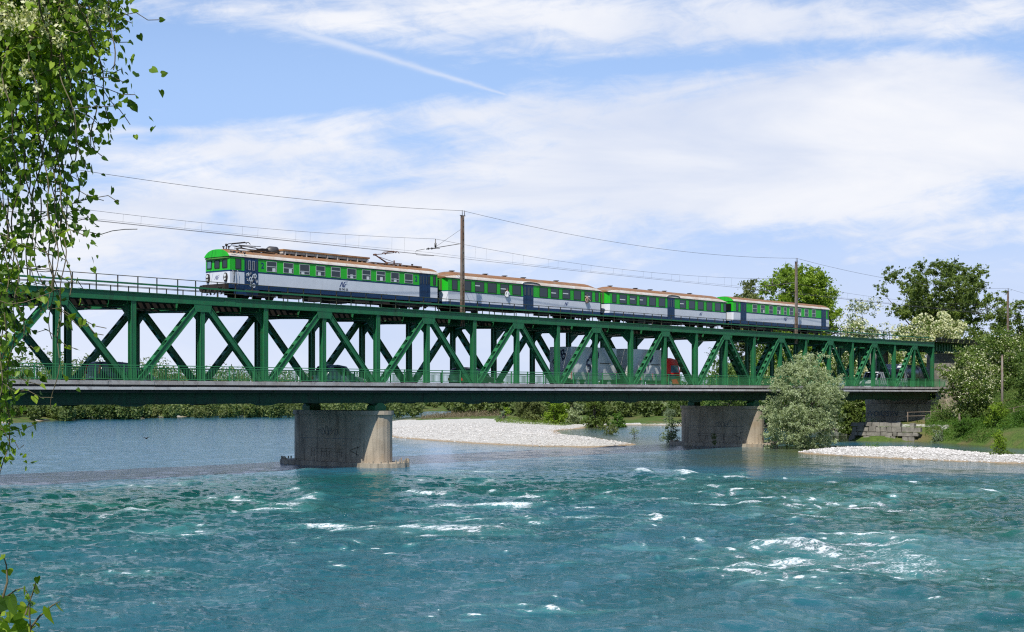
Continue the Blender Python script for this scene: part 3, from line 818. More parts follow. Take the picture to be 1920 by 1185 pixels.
car1, c1x, c1L, lx1, z1 = carriage('leading motor coach with pantographs, green cab face and rusty roof', 430, 821,
    r2([(452, 518), (562, 626), (668, 732), (774, 834), (874, 934), (978, 1037), (1076, 1133), (1170, 1227), (1264, 1318), (1354, 1408)]),
    r2([(307, 396), (1450, 1520)]), True, 644, ZM, True, r2([(248, 285), (1540, 1557)]))
car2 = carriage('second carriage, just behind the coach with pantographs, blue door in its middle', 837, 1128,
    r3([(247, 290), (315, 375), (398, 456), (481, 537), (560, 616), (737, 790), (811, 863), (887, 937), (960, 1008), (1031, 1080)]),
    r3([(630, 697)]), False, 1062, ZT, False, r3([(165, 200), (1101, 1122)]))
car3 = carriage('third carriage, between the other blue-doored coach and the last coach', 1141, 1363,
    r3([(1260, 1307), (1326, 1371), (1390, 1437), (1454, 1497), (1516, 1558)]) + r4([(315, 364), (387, 436), (458, 504), (527, 572), (594, 640)]),
    r3([(1573, 1620)]), False, 1314, ZT, False, r3([(1212, 1239)]) + r4([(662, 683)]))
car4 = carriage('last carriage at the tail of the train with doors at both ends', 1375, 1555,
    r4([(893, 928), (957, 991), (1023, 1055), (1086, 1117), (1141, 1163), (1186, 1216), (1252, 1278), (1305, 1335), (1364, 1393)]),
    r4([(797, 843), (1438, 1475)]), True, 1473, (7.82, 8.14, 9.03, 9.15, 10.25, 10.85), False, r4([(762, 780), (1488, 1499)]))

def motor_details():
    zsk, zw, zs0, zs1, zg, zr = z1; car = car1
    # arched cab front
    mb = MB(); pts = [(-.0 + .05, zg - .02)]
    n = 16; prof = []
    for j in range(n + 1):
        q = -1 + 2 * j / n; yy = TW / 2 + (TW / 2) * math.sin(q * math.pi / 2); hh = max(0, 1 - abs(math.sin(q * math.pi / 2)) ** 2.5) ** .74
        prof.append((yy, zg + (zr - zg - .03) * hh))
    mb.prism(prof[::-1], -.10, -.062, 'x'); mb.build('front_fascia', M['tgreen'], car)
    # visor bending round the front windows
    rows = []
    for i in range(15):
        a = math.pi * i / 14; yy = TW / 2 - (TW / 2 + .03) * math.cos(a); xx = .12 - .30 * math.sin(a) ** .5
        rows.append([(.02, yy, zg + .02), (xx, yy, zg - .09 - .05 * math.sin(a)), (xx + .03, yy, zg - .13 - .05 * math.sin(a))])
    mb = MB(); mb.grid(rows); mb.build('sun_visor', M['tgreen_dirty'], car)
    for k, (a, b) in enumerate(((.22, .80), (1.12, 1.72), (2.05, 2.62))):
        mb = MB(); x0_, x1_ = -.04, -.002; z0, z1_ = zs1 + .16, zg - .24; f = .05
        mb.box(x0_, x1_, a, b, z0, z0 + f); mb.box(x0_, x1_, a, b, z1_ - f, z1_); mb.box(x0_, x1_, a, a + f, z0 + f, z1_ - f); mb.box(x0_, x1_, b - f, b, z0 + f, z1_ - f)
        fr = mb.build('front_window', M['rubber'], car)
        mb = MB(); mb.box(-.02, -.002, a + f, b - f, z0 + f, z1_ - f); mb.build('pane', M['glassb'] if k == 2 else M['glass'], fr)
    for y in (.38, TW - .38):
        mb = MB()
        mb.prism([(y + .2 * math.cos(t_), zs0 - .42 + .34 * math.sin(t_)) for t_ in [2 * math.pi * i / 16 for i in range(16)]], -.10, -.004, 'x')
        hl = mb.build('headlight', M['dark'], car)
        mb = MB(); mb.disc((-.125, y, zs0 - .28), .12, .022, 'x'); mb.disc((-.125, y, zs0 - .55), .09, .022, 'x'); mb.build('lens', M['lamp'], hl)
    emblem(car, -.006, (zw + zs0) / 2 + .05, .30, M['logo'], TW / 2, (0, 0, -math.pi / 2))
    mb = MB(); mb.box(-.35, .1, .1, TW - .1, zsk - .28, zw - .02); mb.build('buffer_beam', M['dark'], car)
    for y in (TW / 2 - .88, TW / 2 + .88):
        mb = MB(); mb.tube([(-.3, y, zsk), (-.75, y, zsk)], .10, 8); mb.tube([(-.75, y, zsk), (-.82, y, zsk)], [.24, .24], 14); mb.build('buffer', M['dark'], car)
    mb = MB()
    for y in (TW / 2 - .4, TW / 2, TW / 2 + .45, .2): mb.tube([(-.36, y, zsk + .05), (-.55, y, zsk - .25), (-.55, y + .1, zsk - .5), (-.38, y + .15, zsk - .4)], .035, 6)
    mb.build('brake_hoses', M['rubber'], car)
    mb = MB(); mb.tube([(-.36, TW / 2, zsk), (-.6, TW / 2, zsk - .05), (-.65, TW / 2, zsk - .45)], .06, 6); mb.build('coupling_hook', M['dark'], car)
    for px in (435.5, 444.5):   # cab grab rails
        xx = lx1(px); mb = MB(); mb.tube([(xx, -.01, zw - .1), (xx, -.10, zw - .05), (xx, -.10, zs0 + .05), (xx, -.01, zs0 + .1)], .018, 5); mb.build('grab_rail', M['alu'], car)
    mb = MB(); mb.tube([(.6, .0, zs0 + .1), (.35, -.15, zs0), (.30, -.16, zw + .1)], .03, 5); mb.build('cable', M['rubber'], car)
    # skirt under cab
    mb = MB(); mb.box(.5, 1.7, .03, .08, zsk - .42, zsk - .003); mb.build('cab_skirt', M['tblue'], car)
    mb = MB(); mb.box(lx1(458), lx1(484), -.005, .04, zsk - .5, zsk - .003); mb.build('door_skirt', M['tblue'], car)
    # class numerals, running number, sprayed scribbles
    text('class_number', '2', .62, M['logo'], car, (lx1(370 + 426 / 3.4854), -.008, zs1 + .48), ext=.004)
    text('class_number', '2', .62, M['logo'], car, (lx1(370 + 1429 / 3.4854), -.008, zs1 + .48), ext=.004)
    text('running_number', 'EB 740 35', .24, M['steel'], car, (lx1(644), -.006, zw + .17), ext=.003)
    rnd = random.Random(4); mb = MB()
    a, b = lx1(458), lx1(483)
    def scr(pts, w=.035, y=-.05):
        for (ax, az), (bx, bz) in zip(pts[:-1], pts[1:]):
            l = math.hypot(bx - ax, bz - az) or 1; qx, qz = -(bz - az) / l * w, (bx - ax) / l * w
            mb.hexa([(ax - qx, y, az - qz), (bx - qx, y, bz - qz), (bx - qx, y + .012, bz - qz), (ax - qx, y + .012, az - qz), (ax + qx, y, az + qz), (bx + qx, y, bz + qz), (bx + qx, y + .012, bz + qz), (ax + qx, y + .012, az + qz)])
    for r_ in range(3):
        for c in range(4):
            x = a + .15 + (b - a - .3) * (c + .5) / 4 + r_ * .06; z = zs0 - .12 - r_ * .36 - (.1 if c > 1 else 0)
            if r_ == 2 and c in (0, 3): continue
            p = [(x + rnd.uniform(-.15, .15), z + rnd.uniform(-.18, .18)) for _ in range(5)]
            if rnd.random() < .5: p = [(x + .11 * math.cos(t_), z + .15 * math.sin(t_)) for t_ in [i * .8 for i in range(9)]]
            scr(p)
    mb.build('sprayed_scribble', M['graf_w'], car)
    mb = MB()
    for k in range(5):
        x = .2 + k * .28; scr([(x + rnd.uniform(-.15, .15), zg + .32 + rnd.uniform(-.10, .10)) for _ in range(6)], .03, -.045)
    mb.build('sprayed_scribble', M['graf_d'], car)
    # long resistor box on the roof
    a, b = lx1(370 + 600 / 3.4854), lx1(370 + 1166 / 3.4854); z = zr - .05
    rb = thing('roof_box', None, None); rb.parent = car
    mb = MB(); mb.box(a, b, TW / 2 - .75, TW / 2 + .75, z + .33, z + .45); mb.build('cover', mat('rusty_cover', (.42, .22, .09), .8, (.26, .10, .04), 1.5, .8, coords='World'), rb)
    mb = MB(); mb.box(a + .05, b - .05, TW / 2 - .62, TW / 2 + .62, z + .12, z + .327)
    x = a + .2
    while x < b: mb.box(x, x + .08, TW / 2 - .72, TW / 2 + .72, z - .05, z + .325); x += 1.1
    mb.build('resistor_grid', M['roof_edge'], rb)
    mb = MB(); mb.tube([(a - 1.0, TW / 2, z + .1), (a - .7, TW / 2, z + .3), (a - .1, TW / 2, z + .30)], [.32, .36, .36], 12); mb.build('fan_cowl', M['steel'], rb)
    # roof walk boards and cables
    mb = MB(); mb.box(2.4, a - 1, .55, .85, zr + .0, zr + .04); mb.box(b, c1L - 1.4, .55, .85, zr + .0, zr + .04)
    x = 2.5
    while x < c1L - 1.5: mb.box(x, x + .06, .6, .8, zr - .25, zr); x += 1.3
    mb.tube([(3, TW / 2 + .6, zr + .15), (c1L - 2, TW / 2 + .6, zr + .15)], .02, 5)
    mb.build('roof_walk', M['roof'], car)
    for x, h in ((.35, .22), (.62, .42), (.85, .28), (c1L - 2.0, .25)):
        mb = MB()
        mb.tube([(x, TW / 2 - .3, zr - .1), (x, TW / 2 - .3, zr + h)], .04, 6); mb.tube([(x, TW / 2 - .3, zr + h * .6), (x, TW / 2 - .3, zr + h)], .09, 8)
        mb.build('roof_insulator', M['dark'], car)
    mb = MB()   # folded pantograph near the cab
    x = lx1(484); z = zr + .12
    for y in (TW / 2 - .6, TW / 2 + .6):
        mb.tube([(x - 1.6, y, z), (x + 1.9, y, z)], .035, 5)
        for xx in (x - 1.3, x, x + 1.4): mb.tube([(xx, y, z - .25), (xx, y, z)], .09, 7)
        mb.tube([(x + 1.8, y * .9 + .15, z + .05), (x - 1.0, TW / 2 + (y - TW / 2) * .6, z + .28)], .03, 5)
        mb.tube([(x - 1.0, TW / 2 + (y - TW / 2) * .6, z + .28), (x + 1.2, TW / 2 + (y - TW / 2) * .5, z + .34)], .025, 5)
    for xx in (x - .9, x - .55): mb.tube([(xx, .25, z + .32), (xx, .45, z + .48), (xx, TW - .45, z + .48), (xx, TW - .25, z + .32)], .03, 5)
    mb.box(x + 1.3, x + 1.9, TW / 2 - .35, TW / 2 + .35, z + .02, z + .22)
    mb.tube([(x - .8, TW / 2 - .5, z + .1), (x - .2, TW / 2 + .5, z + .4)], .05, 6)
    mb.build('folded_pantograph', M['dark'], car)
    mb = MB()   # raised single-arm pantograph
    xb_, z = lx1(757), zr + .15; xk = lx1(725.5); hd = lx1(757)
    zc_ = HC + 11.95
    for y in (TW / 2 - .5, TW / 2 + .5):
        mb.tube([(xb_ - 1.3, y, z), (xb_ + .7, y, z)], .04, 5)
        for xx in (xb_ - 1.1, xb_ + .5): mb.tube([(xx, y, z - .3), (xx, y, z)], .09, 7)
    kz = z + (zc_ - z) * .62
    mb.tube([(xb_ - .5, TW / 2, z), (xk, TW / 2, kz)], [.07, .05], 6); mb.tube([(xb_ + .3, TW / 2, z + .15), (xk, TW / 2, kz - .06)], .025, 5)
    mb.tube([(xb_ + .3, TW / 2, z), (xb_ + .3, TW / 2, z + .3)], .06, 6)
    for s_ in (-1, 1): mb.tube([(xk, TW / 2 + s_ * .12, kz), (hd - .2, TW / 2 + s_ * .45, zc_ - .12)], .03, 5)
    mb.tube([(xk, TW / 2 - .15, kz), (xk, TW / 2 + .15, kz)], .08, 7)
    for xx in (hd - .35, hd + .05): mb.tube([(xx, TW / 2 - .85, zc_ - .18), (xx, TW / 2 - .6, zc_), (xx, TW / 2 + .6, zc_), (xx, TW / 2 + .85, zc_ - .18)], .03, 5)
    mb.tube([(hd - .4, TW / 2 - .5, zc_ - .08), (hd + .1, TW / 2 - .5, zc_ - .08)], .025, 5); mb.tube([(hd - .4, TW / 2 + .5, zc_ - .08), (hd + .1, TW / 2 + .5, zc_ - .08)], .025, 5)
    mb.build('raised_pantograph', mat('rust_brown', (.12, .05, .03), .8), car)
    mb = MB(); mb.box(lx1(786), lx1(806), TW / 2 - .5, TW / 2 + .5, zr - .02, zr + .10); mb.build('roof_hatch', M['roof'], car)
motor_details()
def tail_cab():   # green end of the last carriage, facing the third
    car, x0, Lc, lx, (zsk, zw, zs0, zs1, zg, zr) = car4
    mb = MB(); mb.box(-.09, -.055, TW - .85, TW - .25, zs1 + .1, zg - .25); mb.build('end_window', M['glass'], car)
    mb = MB(); mb.box(-.09, -.055, .25, .85, zs1 + .1, zg - .25); mb.build('end_window', M['glass'], car)
    mb = MB(); mb.tube([(Lc - 4, TW / 2, zr - .03), (Lc - 4, TW / 2, zr + .09)], .25, 9); mb.build('roof_ventilator', M['dark'], car)
tail_cab()

# ------------------------------------------------------------------ people in the train
def person(label, loc, rz, shirt, arm):
    vs = [(0, 0, 0), (0, 0, .32), (0, 0, .52), (0, .01, .62), (0, .01, .76), (.19, 0, .50), (.30, arm[0] * .5, .28), (.26, arm[0], arm[1]), (-.19, 0, .50), (-.28, .03, .26), (-.24, arm[0] * .7, .10)]
    es = [(0, 1), (1, 2), (2, 3), (3, 4), (2, 5), (5, 6), (6, 7), (2, 8), (8, 9), (9, 10)]
    rs = [.16, .15, .12, .055, .10, .07, .05, .035, .07, .05, .035]
    me = bpy.data.meshes.new('person'); me.from_pydata(vs, es, []); o = link('person', me, None, loc, rz)
    md = o.modifiers.new('skin', 'SKIN'); sv = me.skin_vertices[0].data
    for i, r_ in enumerate(rs): sv[i].radius = (r_, r_ * .8, r_) if False else (r_, r_ * .85)
    sv[0].use_root = True
    o.modifiers.new('sub', 'SUBSURF').levels = 1; o.modifiers['sub'].render_levels = 1
    m = bpy.data.materials.new('skin_and_shirt'); m.use_nodes = True; t = NT(m.node_tree)
    z = t.n('ShaderNodeSeparateXYZ', {0: t.n('ShaderNodeTexCoord').outputs['Object']}).outputs[2]
    c = t.mix(t.ss(z, .57, .60), shirt, (.42, .24, .16)); b = t.n('ShaderNodeBsdfPrincipled', {'Base Color': c, 'Roughness': .8})
    t.nt.links.new(b.outputs[0], t.n('ShaderNodeOutputMaterial').inputs[0]); me.materials.append(m)
    tag(o, label, 'person')
    mb = MB(); mb.tube([(0, -.005, .80), (0, -.01, .85), (0, -.01, .885)], [.092, .075, .02], 10); mb.build('hair', M['bark'], o)
    return o
c2 = car2[0]; lx2 = car2[3]
# leaning at opened windows
person('person in a white shirt at a window before the blue door of the second carriage', (tx(800 + 522 / 3.4854, YS), YS - .10, car2[4][3] - .26), 0, (.75, .75, .75), (-.05, .25))
person('person leaning an arm out near the rear end of the second carriage', (tx(800 + 1043 / 3.4854, YS), YS - .12, car2[4][3] - .22), 0, (.30, .20, .16), (-.22, .22))

# ------------------------------------------------------------------ catenary masts and wires
def mast(label, px, top_px):
    x = tx(px, D + .8); r = thing('catenary_mast', label, 'catenary mast', (x, D + .8, 0), 0, 'masts carrying the overhead wires')
    zb, zt = HC + 5.75, HC + 15.2
    mb = MB()
    for s_ in (-1, 1): mb.hexa([(s_ * .13 - .05, -.13, zb), (s_ * .13 + .05, -.13, zb), (s_ * .13 + .05, .13, zb), (s_ * .13 - .05, .13, zb), (s_ * .09 - .04, -.1, zt), (s_ * .09 + .04, -.1, zt), (s_ * .09 + .04, .1, zt), (s_ * .09 - .04, .1, zt)])
    z = zb + .3
    while z < zt: mb.box(-.10, .10, -.115, -.095, z, z + .06); mb.box(-.10, .10, .095, .115, z, z + .06); z += .55
    mb.build('pole', M['mast'], r)
    ya = YT - (D + .8); ym = ya - .1
    mb = MB(); mb.tube([(0, .1, HC + 12.85), (0, ym + 1.1, HC + 12.62)], .032, 6); mb.tube([(0, .1, HC + 14.1), (0, ym, HC + 12.75)], .013, 4)
    mb.tube([(0, ym, HC + 12.6), (0, ym, HC + 13.45)], .04, 6); mb.tube([(0, ym, HC + 12.75), (0, ym, HC + 13.1)], .09, 8)
    mb.tube([(0, ym + .9, HC + 12.66), (0, ym + .8, HC + 12.66)], .09, 8); mb.tube([(0, ym + .5, HC + 12.65), (0, ym + .4, HC + 12.65)], .09, 8); mb.tube([(0, ym + 1.1, HC + 12.66), (0, ym - .5, HC + 12.6)], .03, 6)
    mb.build('cantilever_arm', M['steel'], r)
    mb = MB(); mb.tube([(0, ym + 1.3, HC + 12.66), (0, ym + 2.3, HC + 12.58), (0, ym + 2.5, HC + 12.4), (0, ym + 2.3, HC + 12.22), (0, ym + 1.0, HC + 12.06), (0, ym + .2, HC + 12.0)], .024, 5)
    mb.build('registration_arm', M['steel'], r)
    mb = MB()
    mb.box(-.28, .34, -.05, .05, zt, zt + .06)
    for xx in (-.02, .26): mb.tube([(xx, 0, zt + .06), (xx, 0, zt + .48)], .03, 5)
    mb.build('insulator_bracket', M['steel'], r)
    return x
m1 = mast('mast in front of the second carriage of the train', 867, 405)
m2 = mast('mast in front of the last carriage of the train', 1493, 488)
m3 = mast('mast rising out of the trees beyond the right end of the bridge', 1890, 545)
sp = m2 - m1; m0 = m1 - sp * 1.02
def wire(name, label, pts, r_, drop=None):
    mb = MB(); mb.tube(pts, r_, 4, cap=False); o = mb.build(name, M['wire']); return tag(o, label, 'overhead wire')
def sagline(a, b, sag, k=20):
    a = Vector(a); b = Vector(b)
    return [tuple(a.lerp(b, i / k) - Vector((0, 0, sag * 4 * (i / k) * (1 - i / k)))) for i in range(k + 1)]
def spanline(y, z, sag, ss):
    pts = []
    for a, b in ss: pts += sagline((a, y, z), (b, y, z), sag)[:-1]
    return pts + [(ss[-1][1], y, z)]
spans = [(m0, m1), (m1, m2), (m2, m3), (m3, m3 + sp)]
wire('earth_wire', 'thin wire strung between the tops of the masts high above the train', spanline(D + .8, HC + 15.65, 1.0, spans), .015)
ym = YT - .1
wd = thing('contact_line', 'messenger wire with droppers holding the pair of contact wires over the track', 'overhead wire', (m1, ym, 0))
mb = MB(); mb.tube([(p[0] - m1, 0, p[2]) for p in spanline(ym, HC + 13.45, .85, spans)], .012, 4, cap=False); mb.build('messenger_wire', M['wire'], wd)
for yo in (-.16, .22):
    mb = MB(); mb.tube([(p[0] - m1, yo * (1 if i % 40 < 20 else .3), p[2]) for i, p in enumerate(spanline(ym, HC + 12.0 + yo * .05, .05, spans))], .012, 4, cap=False); mb.build('contact_wire', M['wire'], wd)
mb = MB(); mb.tube([(p[0] - m1, .6, p[2]) for p in spanline(ym, HC + 12.3, .15, spans)], .008, 4, cap=False); mb.build('feeder_wire', M['wire'], wd)
rnd = random.Random(2); nd = 0
for a, b in spans:
    for i in range(1, 11):
        f = i / 11 
        for q in (0, 1):
            x = a + (b - a) * f + q * 1.5 - m1; g_ = (x + m1 - a) / (b - a)
            z = HC + 13.45 - .85 * 4 * g_ * (1 - g_)
            mb = MB(); mb.tube([(x, 0, z), (x, .05, HC + 12.0)], .007, 4, cap=False); mb.build('dropper', M['wire'], wd); nd += 1

# ------------------------------------------------------------------ vehicles on the road deck
def wheel(parent, x, y, r_, w=.22):
    e = thing('wheel', None, None); e.parent = parent; e.location = (x, y, 0)
    mb = MB(); mb.disc((0, 0, ZR + r_), r_, w, 'y', 20); mb.build('tyre', M['rubber'], e)
    mb = MB(); mb.disc((0, -.012, ZR + r_), r_ * .6, .011, 'y', 14); mb.disc((0, -.03, ZR + r_), r_ * .2, .017, 'y', 8); mb.build('rim', M['alu'], e)
def car(label, px, lane, flip, paint, Lc, H, kind):
    """px: photo column of the near rear corner of the body"""
    Y = lane; x = tx(px, Y); W = 1.76
    r = thing('parked_car' if False else 'car', label, 'car', (x + (Lc if flip else 0), Y + (W if flip else 0), 0), math.pi if flip else 0)
    z = ZR
    if kind == 'mpv':   # tall estate body: (x, z) outline from rear sill
        low = [(0, .32), (-.02, .55), (.02, .95), (Lc * .98, .80), (Lc, .62), (Lc - .02, .30)]
        roof = [(.04, .97), (.22, H - .10), (.45, H - .02), (Lc * .40, H), (Lc * .60, H - .08), (Lc * .76, .98), (Lc * .985, .82)]
    elif kind == 'suv':
        low = [(0, .36), (-.02, .6), (.0, 1.02), (Lc * .98, .92), (Lc, .7), (Lc - .02, .34)]
        roof = [(.02, 1.04), (.16, H - .08), (.35, H), (Lc * .48, H), (Lc * .58, H - .1), (Lc * .71, 1.04), (Lc * .985, .94)]
    else:
        low = [(0, .30), (-.02, .55), (.02, .90), (Lc * .98, .74), (Lc, .55), (Lc - .02, .26)]
        roof = [(.05, .92), (.42, H - .12), (.72, H - .02), (Lc * .38, H), (Lc * .56, H - .10), (Lc * .74, .92), (Lc * .985, .76)]
    # loft the outline across the width with tumblehome
    outl = [low[0], low[1]] + roof[:1] + roof[1:] + [low[4], low[5]]
    zsh = low[2][1]
    rows = []
    for k, yy in enumerate((0, .06, .25, W / 2, W - .25, W - .06, W)):
        edge = min(yy, W - yy); row = []
        for (a, b) in outl:
            inset = 0
            zz = b
            if b > zsh + .05: inset = 0
            sq = 1 - .05 * math.exp(-edge * 9)
            aa = Lc / 2 + (a - Lc / 2) * sq; row.append((aa, yy, z + (b if b < .6 else b - .05 * math.exp(-edge * 8))))
        rows.append(row)
    for ri, row in enumerate(rows):       # glasshouse leans inwards
        yy = row[0][1]
        for i, p in enumerate(row):
            hh = max(0, (p[2] - z - zsh) / (H - zsh)); lean = .17 * hh
            y2 = W / 2 + (p[1] - W / 2) * (1 - lean * 2 / W); row[i] = (p[0], y2, p[2])
    mb = MB(); mb.grid(rows)
    n = len(outl)
    for ri in (0, -1):
        b = len(mb.v); mb.v += rows[ri]; mb.face(range(b, b + n) if ri else range(b + n - 1, b - 1, -1))
    mb.build('body', paint, r)
    # side glass, front and rear glass
    g0 = zsh + .04
    def side(poly, y, nm='side_window'):
        m_ = MB(); pts = []
        for (a, b) in poly:
            hh = (b - zsh) / (H - zsh); off = .17 * max(0, hh); pts.append((a, (y + off - .006) if y < W / 2 else (W - off + .006), z + b))
        c = len(m_.v); m_.v += pts + [(p[0], p[1] + (.004 if y < W / 2 else -.004), p[2]) for p in pts]; k = len(pts)
        m_.face(range(c, c + k)); m_.face(range(c + 2 * k - 1, c + k - 1, -1))
        for i in range(k): j = (i + 1) % k; m_.face((c + i, c + k + i, c + k + j, c + j))
        return m_.build(nm, M['glass'], r)
    tr = roof[1]; tf = roof[4]; bf = roof[5]
    splits = [(roof[0][0] + .14, tr[0] + .22, Lc * .20, Lc * .20), (Lc * .22, Lc * .22, Lc * .42, Lc * .42), (Lc * .44, Lc * .44, tf[0] - .12, bf[0] - .22)]
    for y in (0, W):
        for (a, b, c, d) in splits: side([(a, g0), (b, H - .16), (c, H - .16), (d, g0)] if a != Lc * .44 else [(a, g0), (a, H - .16), (tf[0] - .1, H - .2), (bf[0] - .26, g0)], y)
    m_ = MB(); a = roof[0]; b = roof[1]
    m_.hexa([(a[0] - .012, .16, z + a[1] + .03), (a[0] + .0, .16, z + a[1] + .03), (a[0], W - .16, z + a[1] + .03), (a[0] - .012, W - .16, z + a[1] + .03), (b[0] - .025, .26, z + b[1] - .06), (b[0] - .01, .26, z + b[1] - .06), (b[0] - .01, W - .26, z + b[1] - .06), (b[0] - .025, W - .26, z + b[1] - .06)])
    m_.build('rear_window', M['glass'], r)
    m_ = MB(); a = roof[5]; b = roof[4]
    m_.hexa([(a[0] - .05, .18, z + a[1] + .05), (a[0] + .02, .18, z + a[1] + .05), (a[0] + .02, W - .18, z + a[1] + .05), (a[0] - .05, W - .18, z + a[1] + .05), (b[0] - .02, .28, z + b[1] - .02), (b[0] + .05, .28, z + b[1] - .02), (b[0] + .05, W - .28, z + b[1] - .02), (b[0] - .02, W - .28, z + b[1] - .02)])
    m_.build('windscreen', M['glassb'], r)
    for y in (.03, W - .17):
        m_ = MB(); 
        if kind == 'mpv': m_.hexa([(-.03, y, z + .85), (.08, y, z + .85), (.08, y + .14, z + .85), (-.03, y + .14, z + .85), (.13, y + .10 * (y < 1), z + H - .2), (.24, y + .10 * (y < 1), z + H - .2), (.24, y + .14 - .04 * (y > 1), z + H - .2), (.13, y + .14 - .04 * (y > 1), z + H - .2)])
        else: m_.box(-.035, .05, y, y + .14, z + .62, z + .86)
        m_.build('tail_lamp', M['tail'], r)
        m_ = MB(); m_.box(Lc - .16, Lc + .005, y, y + .16, z + .52, z + .68); m_.build('headlight', M['lamp'], r)
    m_ = MB(); m_.box(-.05, -.022, W / 2 - .26, W / 2 + .26, z + .55, z + .66); m_.build('number_plate', M['white'], r)
    for (x_, y_) in ((Lc * .19, -.015), (Lc * .80, -.015), (Lc * .19, W - .205), (Lc * .80, W - .205)): wheel(r, x_, y_, .32)
    m_ = MB(); m_.box(bf[0] - .35, bf[0] - .2, -.17, -.0, z + .95, z + 1.07); m_.build('wing_mirror', paint, r)
    if kind == 'suv':
        m_ = MB()
        for y in (.3, W - .3): m_.tube([(.5, y, z + H + .05), (Lc * .5, y, z + H + .05)], .02, 5)
        for x_ in (.6, 1.5): m_.tube([(x_, .3, z + H + .05), (x_, W - .3, z + H + .05)], .02, 5); m_.tube([(x_, .3, z + H - .04), (x_, .3, z + H + .05)], .02, 5)
        m_.build('roof_rack', M['dark'], r)
    return r
LN, LF = D + 1.15, D + 5.4
car('dark blue tall estate car with upright red tail lamps, leftmost on the road deck', 186, LN, False, M['car_blue'], 4.5, 1.68, 'mpv')
car('grey-blue hatchback car above the first pier on the road deck', 612, LN, False, M['car_grey'], 4.1, 1.78, 'hatch')
car('black off-road car with a roof rack driving behind the grey lorry', 868, LN, False, M['car_dark'], 4.4, 1.72, 'suv')
car('white car seen between the diagonals left of the tanker lorry', 1576, LF, True, M['car_white'], 4.2, 1.5, 'hatch')

